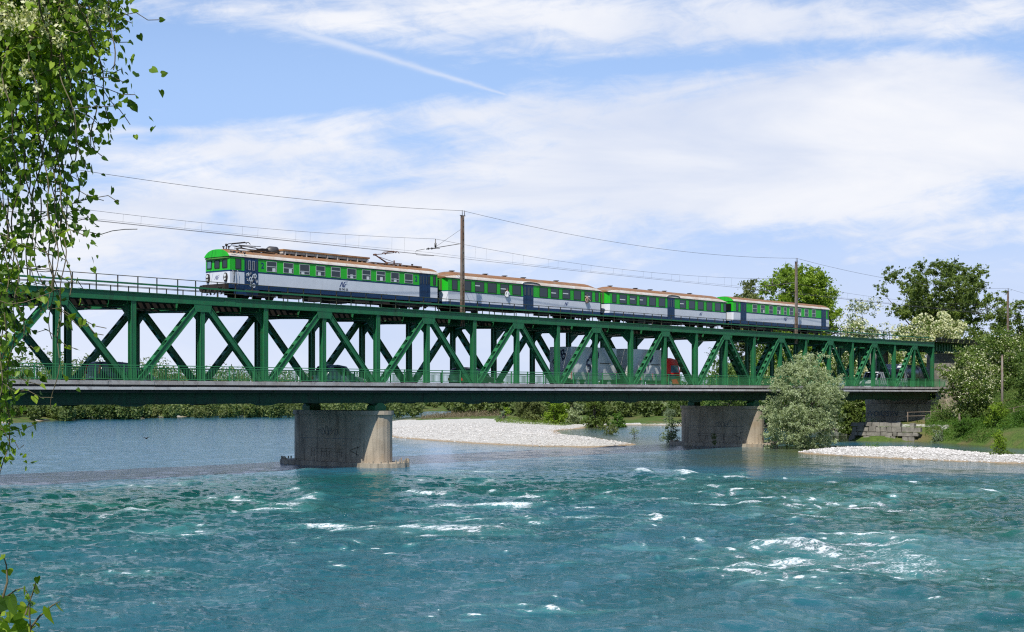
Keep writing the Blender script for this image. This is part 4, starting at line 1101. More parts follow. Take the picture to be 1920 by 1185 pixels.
def lorry():
    Y = D + .95; W = 2.5; x0 = tx(1070, Y)
    r = thing('lorry', 'lorry with red cab and trailer under grey tarpaulins lettered STB', 'lorry', (x0, Y, 0))
    lx = lambda p: tx(p, Y) - x0
    zt = HC + 4.42; z0 = ZR + .95
    def box_body(a, b, front):
        e = thing('cargo_body', None, None); e.parent = r; e.location = (a, 0, 0); L_ = b - a
        mb = MB(); n = 26; rows = []
        for zz, k in ((z0, 0), (z0 + .02, 1), (z0 + 1.2, 1), (zt - .2, 1), (zt - .03, .6)):
            rows.append([(L_ * i / n, -.03 * math.sin(i * 2.1) * k - .012 * (i % 3) * k, zz) for i in range(n + 1)])
        mb.grid(rows); mb.build('tarpaulin_side', M['tarp'], e)
        mb = MB(); mb.box(.0, L_, .03, W - .03, z0, zt - .06); mb.build('inner_body', M['tarp'], e)
        mb = MB(); rows = []
        for i in range(n + 1):
            x = L_ * i / n; s_ = .05 * (.5 + .5 * math.cos(i * 2 * math.pi / 5))
            rows.append([(x, -.02, zt - .05), (x, .08, zt + .0), (x, W / 2, zt + .03 - s_), (x, W - .08, zt), (x, W, zt - .05)])
        mb.grid(rows); mb.build('tarpaulin_roof', M['tarp_l'], e)
        mb = MB(); mb.box(-.05, -.004, .02, W - .02, z0 + .75, zt - .05); mb.box(-.055, -.004, .05, W - .05, z0, z0 + .72); mb.build('rear_flap', M['tarp_l'] if front else M['tarp'], e)
        mb = MB(); mb.box(0, L_, -.06, -.035, z0 - .12, z0 + .55)
        mb.build('side_board', M['alu'], e)
        for f in (0, .33, .66, .985):
            mb = MB(); mb.box(L_ * f, L_ * f + .07, -.075, -.062, z0 - .1, z0 + .6); mb.build('side_stake', M['tail'], e)
        text('lettering', 'STB', 1.5, M['ink'], e, (L_ * (.50 if front else .44), -.085, zt - 1.35), (math.pi / 2, -math.radians(44), 0), .006, .45)
        mb = MB(); mb.box(L_ * .62, L_ * .86, -.078, -.07, zt - 1.55, zt - 1.47); mb.build('lettering', M['steel'], e)
        if not front:
            text('lettering', 'STB', 1.2, M['ink'], e, (-.062, W * .58, zt - 1.3), (math.pi / 2, -math.radians(40), -math.pi / 2), .006, .45)
        else:
            mb = MB(); mb.tube([(-.07, .3, z0 + .9), (-.07, W - .4, zt - .5)], .02, 4); mb.build('lashing_strap', M['dark'], e)
        return e
    xt = lx(1156); xa = lx(1176); xb = lx(1246)
    box_body(0, xt, False); box_body(xa, xb, True)
    mb = MB(); mb.box(.2, xt - .1, .6, W - .6, ZR + .75, z0 - .005); mb.box(xa, xb + 2, .6, W - .6, ZR + .7, z0 - .01); mb.box(xt - .1, xa, W / 2 - .08, W / 2 + .08, ZR + .7, ZR + .85); mb.build('chassis', M['dark'], r)
    mb = MB(); mb.box(xt * .32, xt * .62, .12, .5, ZR + .35, ZR + .9); mb.build('side_guard', M['alu'], r)
    for x_ in (1.1, 2.4, xt - 1.2, xa + 1.3, xa + 2.6, xb + 1.0):
        for y_ in (.02, W - .34): wheel(r, x_, y_, .5, .32)
    # cab
    a, b = xb + .28, lx(1275); zc = HC + 3.62
    prof = [(a, ZR + .55), (b + .02, ZR + .45), (b + .06, ZR + 1.15), (b + .02, ZR + 1.75), (b - .22, zc - .75), (b - .55, zc - .15), (a + .8, zc + .02), (a, zc - .10)]
    c = thing('cab', None, None); c.parent = r
    mb = MB(); mb.prism(prof, .03, W - .03); mb.build('cab_body', M['red'], c)
    for y in (.02, W - .03):
        mb = MB(); mb.prism([(a + .9, ZR + 1.65), (b - .10, ZR + 1.65), (b - .38, zc - .72), (a + .9, zc - .72)], y, y + .008); mb.build('cab_window', M['glassb'], c)
    mb = MB(); mb.prism([(a + .3, ZR + .9), (b - .2, ZR + 1.1), (b - .2, ZR + 1.3), (a + .3, ZR + 1.55)], .015, .028); mb.build('cab_stripe', M['ink'], c)
    mb = MB(); mb.hexa([(b + .03, .2, ZR + 1.7), (b + .05, .2, ZR + 1.7), (b + .05, W - .2, ZR + 1.7), (b + .03, W - .2, ZR + 1.7), (b - .21, .25, zc - .72), (b - .17, .25, zc - .72), (b - .17, W - .25, zc - .72), (b - .21, W - .25, zc - .72)]); mb.build('windscreen', M['glassb'], c)
    mb = MB(); mb.box(b - .1, b, -.2, -.02, ZR + 1.7, ZR + 2.2); mb.build('mirror', M['dark'], c)
lorry()

def tanker():
    Y = D + 4.9; W = 2.5; x0 = tx(1688, Y)
    r = thing('tanker_lorry', 'tanker lorry with a silver tank at the far end of the bridge', 'lorry', (x0, Y, 0))
    mb = MB(); z = ZR
    mb.prism([(-.02, z + .45), (2.2, z + .45), (2.2, z + 3.25), (.7, z + 3.55), (.25, z + 2.95), (.0, z + 1.6)], 0, W); mb.build('cab', M['car_white'], r)
    mb = MB(); mb.hexa([(-.02, .15, z + 1.65), (.0, .15, z + 1.65), (.0, W - .15, z + 1.65), (-.02, W - .15, z + 1.65), (.2, .2, z + 2.85), (.25, .2, z + 2.85), (.25, W - .2, z + 2.85), (.2, W - .2, z + 2.85)]); mb.build('windscreen', M['glass'], r)
    mb = MB(); mb.box(-.05, -.021, .5, W - .5, z + .75, z + 1.35); mb.build('grille', M['dark'], r)
    for y in (-.008, W): mb = MB(); mb.prism([(.3, z + 1.6), (1.3, z + 1.6), (1.3, z + 2.7), (.45, z + 2.7)], y, y + .008); mb.build('side_window', M['glass'], r)
    mb = MB(); mb.tube([(2.7, W / 2, z + 2.35), (2.9, W / 2, z + 2.35), (9.6, W / 2, z + 2.2), (9.8, W / 2, z + 2.2)], [.9, 1.22, 1.22, .9], 24); mb.build('tank', M['tank'], r)
    mb = MB()
    for x in (4, 6, 8): mb.tube([(x, W / 2, z + 2.28), (x + .08, W / 2, z + 2.28)], 1.245, 24)
    mb.box(1, 9.6, .7, W - .7, z + .7, z + 1.05); mb.build('chassis', M['dark'], r)
    for x_ in (1.2, 6.8, 8.0, 9.1):
        for y_ in (0, W - .32): wheel(r, x_, y_, .5, .32)
def van():
    Y = D + 5.0; W = 1.95; x0 = tx(1637, Y)
    r = thing('delivery_van', 'white delivery van ahead of the tanker lorry on the bridge', 'van', (x0, Y, 0)); z = ZR
    mb = MB(); mb.prism([(0, z + .4), (5, z + .4), (5, z + 2.35), (1.6, z + 2.4), (.95, z + 1.35), (.05, z + 1.05)], 0, W); mb.build('body', M['car_white'], r)
    mb = MB(); mb.hexa([(.92, .12, z + 1.36), (.96, .12, z + 1.36), (.96, W - .12, z + 1.36), (.92, W - .12, z + 1.36), (1.53, .18, z + 2.3), (1.58, .18, z + 2.3), (1.58, W - .18, z + 2.3), (1.53, W - .18, z + 2.3)]); mb.build('windscreen', M['glass'], r)
    for y in (-.008, W): mb = MB(); mb.prism([(1.2, z + 1.4), (2.1, z + 1.4), (2.1, z + 2.1), (1.62, z + 2.1)], y, y + .008); mb.build('side_window', M['glass'], r)
    for y_ in (.15, W - .4): mb = MB(); mb.box(-.01, .08, y_, y_ + .25, z + .75, z + .95); mb.build('headlight', M['lamp'], r)
    for x_ in (.9, 4.1):
        for y_ in (-.01, W - .23): wheel(r, x_, y_, .34)
tanker(); van()
def rusty_box():
    x = tx(1755, D + .5); r = thing('signal_cabinet', 'small rust-stained cabinet on a white base at the end of the footway', 'cabinet', (x + .6, D - .75, 0))
    mb = MB(); mb.box(-.3, .3, -.25, .25, ZK + 1.1, ZK + 2.2); mb.build('case', mat('rust_patch', (.35, .32, .28), .8, (.30, .10, .03), 3, 1.0, coords='World'), r)
    mb = MB(); mb.box(-.33, .33, -.28, .28, ZK + 2.203, ZK + 2.26); mb.box(-.05, .05, -.05, .05, ZK - .05, ZK + 1.1); mb.build('stand', M['dark'], r)
rusty_box()

# ------------------------------------------------------------------ ground, banks and gravel bars
def poly_w(pts, z=0.0):
    return np.array([tuple(wp(x, y, z))[:2] for x, y in pts])
def sdist(poly, X, Y):
    """distance to the outline, positive inside"""
    d2 = np.full(X.shape, 1e18); ins = np.zeros(X.shape, bool); n = len(poly)
    for i in range(n):
        a = poly[i]; b = poly[(i + 1) % n]; e = b - a
        t = np.clip(((X - a[0]) * e[0] + (Y - a[1]) * e[1]) / (e @ e + 1e-12), 0, 1)
        d2 = np.minimum(d2, (X - a[0] - t * e[0]) ** 2 + (Y - a[1] - t * e[1]) ** 2)
        c = ((a[1] > Y) != (b[1] > Y)) & (X < (b[0] - a[0]) * (Y - a[1]) / (b[1] - a[1] + 1e-12) + a[0]); ins ^= c
    d = np.sqrt(d2); return np.where(ins, d, -d)
def axis_pt(d, l): return (d * CT + l * ST, d * ST - l * CT)
far_l = poly_w([(-900, 806), (-300, 800), (0, 793), (60, 791), (130, 786), (215, 784), (300, 783), (380, 780), (560, 777), (735, 772.5), (840, 770.5), (930, 769.5), (1000, 769)])
POLY = {}
POLY['far'] = np.vstack([far_l, [axis_pt(9000, 300), axis_pt(9000, -9000), axis_pt(800, -2500)]])
POLY['bar'] = poly_w([(690, 799), (700, 812), (730, 820), (850, 829), (1000, 837), (1100, 838.5), (1160, 837), (1188, 832.5), (1140, 825), (1060, 815), (1040, 808), (1090, 803), (1120, 799), (1160, 797), (1300, 798), (1420, 801), (1560, 806), (1620, 812), (1700, 806), (1900, 800), (1500, 764), (1000, 768.5), (925, 772.5), (845, 779), (760, 786), (725, 791)])
POLY['right'] = np.vstack([poly_w([(1590, 826), (1640, 827), (1740, 828), (1790, 831), (1860, 837), (1930, 841), (2050, 850), (2300, 880), (2700, 960)]), [axis_pt(60, 90), axis_pt(60, 900), axis_pt(9000, 6000), axis_pt(9000, 2800)], poly_w([(1760, 778), (1610, 806)])])
POLY['spit'] = poly_w([(1492, 848), (1540, 845), (1620, 843.5), (1720, 845), (1800, 848), (1870, 856), (1960, 861), (2080, 866), (2100, 871), (1980, 871), (1870, 868), (1760, 864), (1650, 858.5), (1560, 854)])
near = [axis_pt(*p) for p in ((-40, -70), (2, -70), (8, -30), (11, -8), (13, 0), (13, 9), (10, 25), (6, 80), (-40, 80))]
POLY['near'] = np.array(near)
yc_ = YT
def fbm2(X, Y, sc, seed, oct_=4):
    rng = np.random.default_rng(seed); out = np.zeros(X.shape); amp = 1.0; tot = 0
    for o in range(oct_):
        T = rng.random((64, 64)); x = X / sc; y = Y / sc
        xi = np.floor(x).astype(int); yi = np.floor(y).astype(int); fx = x - xi; fy = y - yi
        fx = fx * fx * (3 - 2 * fx); fy = fy * fy * (3 - 2 * fy)
        a = T[xi % 64, yi % 64]; b = T[(xi + 1) % 64, yi % 64]; c = T[xi % 64, (yi + 1) % 64]; d = T[(xi + 1) % 64, (yi + 1) % 64]
        out += amp * ((a * (1 - fx) + b * fx) * (1 - fy) + (c * (1 - fx) + d * fx) * fy - .5); tot += amp; amp *= .5; sc *= .5
    return out / tot * 2
def prof(d, ks): return np.interp(d, [k[0] for k in ks], [k[1] for k in ks])
SD = {}
def height(X, Y, keep=False):
    h = np.full(X.shape, -2.2); ds = {}
    nz = fbm2(X, Y, 9, 1)
    for k in POLY: ds[k] = sdist(POLY[k], X, Y)
    sh = lambda d, sl_: np.where(d < 0, np.maximum(d * sl_, -2.2), 0)
    def land(d, ks, sl_): return np.where(d >= 0, prof(d, ks), sh(d, sl_))
    h = np.maximum(h, land(ds['far'] + nz * 2, [(0, 0), (6, .9), (25, 1.6), (200, 3), (4000, 6)], .25))
    h = np.maximum(h, land(ds['bar'] + nz * 1.2, [(0, 0), (4, .35), (14, .9), (40, 1.5), (120, 2.2)], .10))
    dr = ds['right'] + nz * .5
    # the bank by the stone wall is steep, then a flat path, then the hillside
    hr = land(dr, [(0, 0), (1.2, .9), (3.2, 1.9), (7.5, 2.15), (13, 3.2), (34, 12.3), (80, 13)], .12)
    hc = np.interp(np.abs(Y - yc_), [6.5, 8, 14], [0, 1.5, 12])
    xw = nx(23)
    notch = np.clip((hr - 0), None, (ZR - .06) + hc)                     # road corridor
    hr = np.where(X < tx(1845, D) + 1, notch, hr)
    pth = np.where((X < xw + 2.5) & (np.abs(Y - (D + W_ / 2)) < W_ / 2 + 1.5), np.minimum(hr, 2.15), hr)
    h = np.maximum(h, pth)
    h = np.maximum(h, land(ds['spit'] + nz * .4, [(0, 0), (1.0, .16), (3, .42), (12, .62)], .07))
    h = np.maximum(h, land(ds['near'] + nz, [(0, 0), (5, 1.8), (9, 4.0), (30, 4.5)], .5))
    h += np.where(h > .05, fbm2(X, Y, 1.3, 5) * .06, 0)
    if keep: SD.update(ds)
    return h
def polar(a0, a1, na, r0, r1, nr, extra=True):
    a = np.radians(np.linspace(a0, a1, na)); r = np.exp(np.linspace(math.log(r0), math.log(r1), nr))
    A, R = np.meshgrid(a, r); l = R * np.sin(A); d = R * np.cos(A)
    return d * CT + l * ST, d * ST - l * CT, d, l
def gridfaces(nr, na):
    i = np.arange(nr - 1)[:, None] * na + np.arange(na - 1)[None, :]
    return np.stack([i, i + na, i + na + 1, i + 1], -1).reshape(-1, 4)   # seen from above
def gravel_mat():
    m = bpy.data.materials.new('river_ground'); m.use_nodes = True; t = NT(m.node_tree)
    pos = t.n('ShaderNodeNewGeometry').outputs['Position']
    g = t.n('ShaderNodeAttribute', attribute_name='grass').outputs['Fac']
    wv = t.n('ShaderNodeTexVoronoi', {'Vector': pos, 'Scale': 5.5})
    hsv = t.n('ShaderNodeSeparateXYZ', {0: wv.outputs['Color']}).outputs[0]
    n1 = t.noise(pos, .22, 4); n2 = t.noise(pos, 2.2, 5, .7)
    st = t.mix(hsv, (.36, .345, .31), (.66, .64, .59)); st = t.mix(t.ss(wv.outputs['Distance'], .0, .10), (.30, .28, .25), st) if False else st
    st = t.mix(t.m('MULTIPLY', t.ss(n2, .55, .75), .35), st, (.26, .24, .20))
    z = t.n('ShaderNodeSeparateXYZ', {0: pos}).outputs[2]
    wet = t.ss(z, .16, .03); st = t.mix(t.m('MULTIPLY', wet, .8), st, (.30, .20, .09))
    gr = t.mix(t.ss(n2, .3, .7), (.045, .085, .015), (.10, .15, .03)); gr = t.mix(t.ss(n1, .45, .7), gr, (.14, .12, .05))
    fac = t.ss(t.m('ADD', g, t.m('MULTIPLY', t.m('SUBTRACT', n2, .5), .7)), .4, .6)
    c = t.mix(fac, st, gr)
    bu = t.n('ShaderNodeBump', {'Strength': .8, 'Distance': .12, 'Height': t.m('ADD', t.m('MULTIPLY', wv.outputs['Distance'], -1.0), n2)}).outputs[0]
    b = t.n('ShaderNodeBsdfPrincipled', {'Base Color': c, 'Roughness': .95, 'Normal': bu, 'Specular IOR Level': .2})
    t.nt.links.new(b.outputs[0], t.n('ShaderNodeOutputMaterial').inputs[0]); return m
def make_ground():
    nr, na = 620, 640
    X, Y, d, l = polar(-60, 60, na, 1.0, 9000, nr)
    # finer columns inside the view
    a = np.degrees(np.arctan(np.concatenate([np.linspace(-1.7, -.37, 60), np.linspace(-.36, .42, 520), np.linspace(.43, 1.7, 60)])))
    A, R = np.meshgrid(np.radians(a), np.exp(np.linspace(math.log(2.0), math.log(9000), nr)))
    l = R * np.sin(A); d = R * np.cos(A); X = d * CT + l * ST; Y = d * ST - l * CT
    Z = height(X, Y, True)
    g = np.zeros(X.shape); nz = fbm2(X, Y, 14, 9)
    g = np.where(SD['far'] > .5 + nz * 7, 1.0, g); g = np.where(SD['right'] > -2.0, 1.0, g); g = np.where(SD['near'] > .5, 1.0, g)
    dist_back = d - F * HC / (808 - HY)
    g = np.maximum(g, np.where((SD['bar'] > 2) & (d > 262 + nz * 14 + np.maximum(0, -l + 5) * 1.2), np.clip((d - 255) / 20, 0, 1) * .75, 0))
    g = np.where((SD['right'] > 2.2) & (SD['right'] < 6.5) & (l < .30 * d) & (l > .2 * d), .42, g)
    V = np.stack([X, Y, Z], -1).reshape(-1, 3)
    me = fastmesh('ground', V, gridfaces(nr, na)[:, ::-1], gravel_mat(), None, smooth=True)
    at_ = me.attributes.new('grass', 'FLOAT', 'POINT'); at_.data.foreach_set('value', g.ravel().astype(np.float32))
    tag(link('ground', me), kind='structure')
make_ground()
def stones(name, label, polyk, n, seed, smin, smax, cols):
    rng = np.random.default_rng(seed); poly = POLY[polyk]; P = []
    lo = poly.min(0); hi = poly.max(0)
    while len(P) < n:
        q = rng.uniform(lo, hi, (n * 4, 2)); s_ = sdist(poly, q[:, 0], q[:, 1]); dd = q[:, 0] * CT + q[:, 1] * ST
        q = q[(s_ > .15) & (dd < 290) & ((dd < 240) | (polyk == 'spit'))]; P += [tuple(v) for v in q]
    P = np.array(P[:n]); z = height(P[:, 0], P[:, 1])
    s = rng.uniform(0, 1, n) ** 2.5 * (smax - smin) + smin
    oct_ = np.array([(1, 0, 0), (0, 1, 0), (-1, 0, 0), (0, -1, 0), (0, 0, .6), (0, 0, -.6)])
    an = rng.uniform(0, 6.28, n); c_, s_ = np.cos(an), np.sin(an)
    base = oct_[None] * s[:, None, None] * rng.uniform(.7, 1.2, (n, 6, 1))
    x = base[..., 0] * c_[:, None] - base[..., 1] * s_[:, None] * .7; y = base[..., 0] * s_[:, None] + base[..., 1] * c_[:, None] * .7
    V = np.stack([x + P[:, 0:1], y + P[:, 1:2], base[..., 2] + z[:, None] + .02], -1).reshape(-1, 3)
    f = np.array([(0, 1, 4), (1, 2, 4), (2, 3, 4), (3, 0, 4), (1, 0, 5), (2, 1, 5), (3, 2, 5), (0, 3, 5)])
    Fq = (np.arange(n)[:, None, None] * 6 + f[None]).reshape(-1, 3)
    o = link(name, fastmesh(name, V, Fq, mat('river_stones', (.62, .60, .57), .9, (.32, .30, .27), 2.5, .9, coords='World')))
    tag(o, label, 'gravel', None, 'stuff')
stones('gravel_stones', 'pale rounded river stones strewn over the gravel bar beyond the first pier', 'bar', 9000, 3, .05, .19, None)
stones('gravel_stones', 'pale stones covering the low gravel spit at the right', 'spit', 7000, 4, .05, .22, None)

# ------------------------------------------------------------------ the river
def water_mat():
    m = bpy.data.materials.new('river_water'); m.use_nodes = True; t = NT(m.node_tree)
    pos = t.n('ShaderNodeNewGeometry').outputs['Position']
    A = lambda k: t.n('ShaderNodeAttribute', attribute_name=k).outputs['Fac']
    foam, shallow, rough_ = A('foam'), A('shallow'), A('rapid')
    big = t.noise(pos, .05, 4, .6, .5); mid = t.noise(pos, .35, 4, .6)
    eddy = t.ss(t.noise(t.n('ShaderNodeMapping', {'Vector': pos, 'Rotation': (0, 0, -.75), 'Scale': (.075, .26, .1)}).outputs[0], 1.0, 5, .62, 1.5), .42, .60)
    deep = t.mix(t.ss(big, .35, .65), (.005, .076, .047), (.006, .086, .060))
    deep = t.mix(t.m('MULTIPLY', t.ss(mid, .5, .7), .4), deep, (.014, .150, .098))
    deep = t.mix(t.m('MULTIPLY', t.m('MULTIPLY', eddy, rough_), .6), deep, (.003, .062, .050))
    deep = t.mix(t.m('MULTIPLY', t.m('SUBTRACT', 1.0, rough_), .8), deep, (.028, .14, .25))  # calm water bluer: sky reflection put into its body colour
    c = t.mix(shallow, deep, (.085, .095, .035))
    fpos = t.n('ShaderNodeMapping', {'Vector': pos, 'Rotation': (0, 0, math.atan2(CT, ST)), 'Scale': (.42, 1.15, 1)}).outputs[0]
    fn = t.noise(fpos, 2.6, 8, .74, .8); fn2 = t.noise(pos, 9.0, 6, .7)
    nn = t.m('ADD', t.m('MULTIPLY', fn, 1.05), t.m('MULTIPLY', fn2, .85))
    edge = t.m('SUBTRACT', 1.38, t.m('MULTIPLY', t.m('MINIMUM', foam, .92), .58))
    fm = t.m('MULTIPLY', t.ss(t.m('SUBTRACT', nn, edge), .0, .16), t.m('ADD', .55, t.m('MULTIPLY', t.m('MINIMUM', foam, 1.0), .45)))
    c = t.mix(t.m('MULTIPLY', t.ss(foam, .12, .6), .35), c, (.09, .30, .27))     # aerated water round the foam
    c = t.mix(fm, c, (.72, .78, .78))
    r_ = t.m('ADD', .07, t.m('MULTIPLY', fm, .6))
    b1 = t.noise(pos, .9, 6, .62, .4); b2 = t.noise(pos, 4.2, 6, .68, .3)
    h = t.m('ADD', b1, t.m('MULTIPLY', b2, .24))
    h = t.m('ADD', h, t.m('MULTIPLY', fm, .12))
    st = t.m('ADD', .20, t.m('MULTIPLY', t.m('MULTIPLY', rough_, .72), t.m('ADD', .18, t.m('MULTIPLY', eddy, .82))))
    bu = t.n('ShaderNodeBump', {'Strength': st, 'Distance': .95, 'Height': h}).outputs[0]
    b = t.n('ShaderNodeBsdfPrincipled', {'Base Color': c, 'Roughness': r_, 'IOR': 1.33, 'Normal': bu, 'Specular IOR Level': .5})
    t.nt.links.new(b.outputs[0], t.n('ShaderNodeOutputMaterial').inputs[0]); return m
def make_water():
    nr, na = 1100, 900
    tn = np.concatenate([np.linspace(-1.7, -.40, 70), np.linspace(-.395, .395, 760), np.linspace(.40, 1.7, 70)])
    A, R = np.meshgrid(np.arctan(tn), np.concatenate([np.exp(np.linspace(math.log(3), math.log(30), 60)), np.exp(np.linspace(math.log(30.2), math.log(210), 800)), np.exp(np.linspace(math.log(210.5), math.log(8900), 240))]))
    l = R * np.sin(A); d = R * np.cos(A); X = d * CT + l * ST; Y = d * ST - l * CT
    # rapids below the bridge: strength by place
    rowy = HY + F * HC / d; colx = CX + l / d * F
    rap = np.clip((rowy - 872 - 30 * np.exp(-((colx - 100) / 260) ** 2) - 12 * (colx > 1400)) / 22, 0, 1)
    rap *= .55 + .45 * np.clip(fbm2(X, Y, 22, 21) * 1.5 + .5, 0, 1)
    rng = np.random.default_rng(12); Z = np.zeros(X.shape)
    wx = X + fbm2(X, Y, 7, 31, 2) * 2.2; wy = Y + fbm2(X, Y, 7, 32, 2) * 2.2
    for i in range(26):     # flow comes towards the camera side from upper left to right
        lam = rng.uniform(1.1, 6.5); an = rng.normal(math.radians(-60), .75); k = 2 * math.pi / lam
        Z += .0075 * lam ** .75 * np.sin(k * (wx * math.cos(an) + wy * math.sin(an)) + rng.uniform(0, 6.28))
    n2 = fbm2(X, Y, 3.0, 41, 4); n3 = fbm2(X, Y, 1.1, 42, 3)
    fade = np.clip(1.25 - d / 260, .0, 1)
    Zr = (Z * .75 + (1 - np.abs(n2) * 2) * .12 + n3 * .11 + fbm2(X, Y, .7, 43, 2) * .085 * np.clip(1.2 - d / 130, .25, 1))
    Zc = Z * .16 + n2 * .04
    H = (Zr * rap + Zc * (1 - rap)) * fade
    # pillow of water piling on the upstream footing and standing waves
    foam = np.zeros(X.shape)
    def patch(px, py, rx, ry, k, hump=0.0, ang=0.0):
        nonlocal foam, H
        c = wp(px, py); cd = c.x * CT + c.y * ST; cl = c.x * ST - c.y * CT
        big_ = 1.3 if rx > 24 else 1.0; k = k * (.80 if rx > 24 else 1.0)
        sx = rx * big_ / F * cd; sy = ry * big_ * cd * cd / (F * HC)
        u = (l - cl) / sx; v = (d - cd) / sy
        v2 = v + u * ang
        g = np.exp(-(u * u + v2 * v2)); foam = foam + k * g; H = H + hump * g
    rr = random.Random(7)
    for p in [(830, 996, 120, 6, .75, .12), (930, 998, 90, 4, .6, .05), (1420, 1028, 34, 7, .8, .20), (1500, 1028, 38, 8, .85, .25), (1495, 1053, 34, 4, .8, .1), (1560, 1040, 12, 7, .6, .1),
              (960, 949, 45, 4, .8, .1), (900, 951, 70, 3, .5, 0), (835, 950, 30, 4, .75, .1), (760, 971, 60, 3, .55, 0), (860, 978, 26, 2.5, .8, 0), (1005, 979, 26, 2.5, .85, 0),
              (690, 950, 40, 4, .6, .1), (540, 952, 60, 4, .6, .1), (600, 988, 36, 2.5, .8, 0), (580, 936, 22, 6, .7, .15), (700, 893, 26, 3, .8, .08), (660, 890, 50, 3, .3, 0), (590, 878, 40, 3, .35, 0), (575, 882, 24, 4, .7, .15),
              (800, 886, 120, 2.5, .35, 0), (1205, 883, 16, 4, .9, .2), (1287, 888, 16, 5, .95, .2), (920, 907, 12, 3, .9, .15), (925, 921, 10, 2, .9, .1), (1210, 985, 26, 4, .7, .1), (1230, 968, 10, 3, .8, .1), (1310, 1017, 18, 5, .85, .15),
              (1300, 990, 20, 3, .7, 0), (1130, 1008, 30, 3, .5, 0), (920, 1140, 34, 5, .6, .05), (1035, 1143, 22, 5, .75, .1), (1130, 1145, 80, 2.5, .55, 0), (1850, 1130, 30, 3, .6, 0), (1890, 1105, 40, 3, .45, 0),
              (30, 985, 130, 9, .34, 0), (60, 968, 120, 5, .3, 0), (60, 1010, 110, 6, .26, 0), (110, 1028, 16, 2.5, .7, 0), (260, 1081, 30, 2, .5, 0), (230, 1080, 60, 3, .35, 0), (520, 1060, 40, 2, .35, 0), (480, 960, 70, 3, .4, 0), (1120, 905, 60, 3, .45, 0), (1380, 965, 30, 4, .6, .08), (1340, 935, 12, 2, .8, 0), (1730, 973, 9, 2, .8, 0)]:  # the three broad faint patches at far left paint a pale sheen as foam
        patch(*p, ang=rr.uniform(-.25, .25))
    cl_ = [(rr.uniform(250, 1650), 885 + abs(rr.gauss(0, 75))) for _ in range(26)] + [(1210, 975), (1320, 990), (620, 945), (900, 955), (1250, 900), (1480, 1040), (250, 1080), (950, 1145), (1600, 1090), (1870, 1100)]
    for _ in range(380):
        if rr.random() < .75: q = rr.choice(cl_); px, py = rr.gauss(q[0], 70), rr.gauss(q[1], 11)
        else: px, py = rr.uniform(0, 1920), rr.uniform(885, 1185)
        py = max(880, min(py, 1182))
        patch(px, py, rr.uniform(3, 20), rr.uniform(.8, 2.4), rr.uniform(.45, 1.0), .02, rr.uniform(-.8, .8))
    for _ in range(150):
        q = rr.choice(cl_); px, py = rr.gauss(q[0], 120), rr.gauss(q[1], 14)
        patch(px, max(884, min(py, 1182)), rr.uniform(25, 80), rr.uniform(.7, 1.6), rr.uniform(.45, .8), .0, rr.uniform(-.6, .6))
    crest = np.clip((Zr - .14) / .16, 0, 1) * rap
    fx, fy = X * math.cos(.9) + Y * math.sin(.9), -X * math.sin(.9) + Y * math.cos(.9)
    band = np.clip(fbm2(fx * .35, fy, 5.5, 52, 4) * 1.8 - .05, 0, 1) * np.clip(fbm2(X, Y, 17, 53, 2) * 2 + .55, 0, 1)
    foam = foam * (.55 + .9 * np.clip(fbm2(fx * .5, fy, 2.2, 54, 3) + .5, 0, 1)) + crest * .38 + band * rap * .95
    sh = np.zeros(X.shape)
    hb = height(X, Y)
    depth = np.clip(-hb, 0, 2.2)
    sh = np.clip(1 - depth / 1.3, 0, 1)
    # brown-green shallows below the second pier and round the spit
    c = wp(1500, 868); g = np.exp(-(((colx - 1480) / 260) ** 2 + ((rowy - 862) / 19) ** 2)); g2 = np.exp(-(((colx - 1800) / 260) ** 2 + ((rowy - 882) / 9) ** 2))
    sh = np.clip(np.maximum(sh, np.maximum(g, g2) * .8) + fbm2(X, Y, 5, 61) * .25 * (np.maximum(g, g2) > .1), 0, 1)
    V = np.stack([X, Y, H], -1).reshape(-1, 3)
    me = fastmesh('water', V, gridfaces(nr, na)[:, ::-1], water_mat(), None, smooth=True)
    for k, v in (('foam', foam), ('shallow', sh), ('rapid', rap)):
        a = me.attributes.new(k, 'FLOAT', 'POINT'); a.data.foreach_set('value', v.ravel().astype(np.float32))
    tag(link('water', me), kind='structure')
make_water()

# ------------------------------------------------------------------ trees and bushes
def gz(p): return float(height(np.array([p.x]), np.array([p.y]))[0])
def plant(name, label, cat, x0, x1, ytop, d, leaf, n, K, cr, seed, ybase=None, size=.35, shape='round', cb=.1, bloom=0.0, trunk_r=.2, nl=9, group=None, dp=None, lean=(0, 0), bloomsize=None, narrow=.55):
    """x0..x1 photo columns of the crown, ytop its top row, d forward distance; stands on the ground there"""
    p = at((x0 + x1) / 2, d); g = gz(p)
    if ybase is not None: g = HC + (HY - ybase) / F * d
    g = max(g, -.2); p.z = g - .05
    H = HC + (HY - ytop) / F * d - g; W = (x1 - x0) / F * d
    return tree(name, label, cat, p, H * .97, W * .93, leaf, size, n, K, cr, seed, cb, shape, bloom, trunk_r, dp or W * .8, nl, group, bloomsize, lean, narrow=narrow)

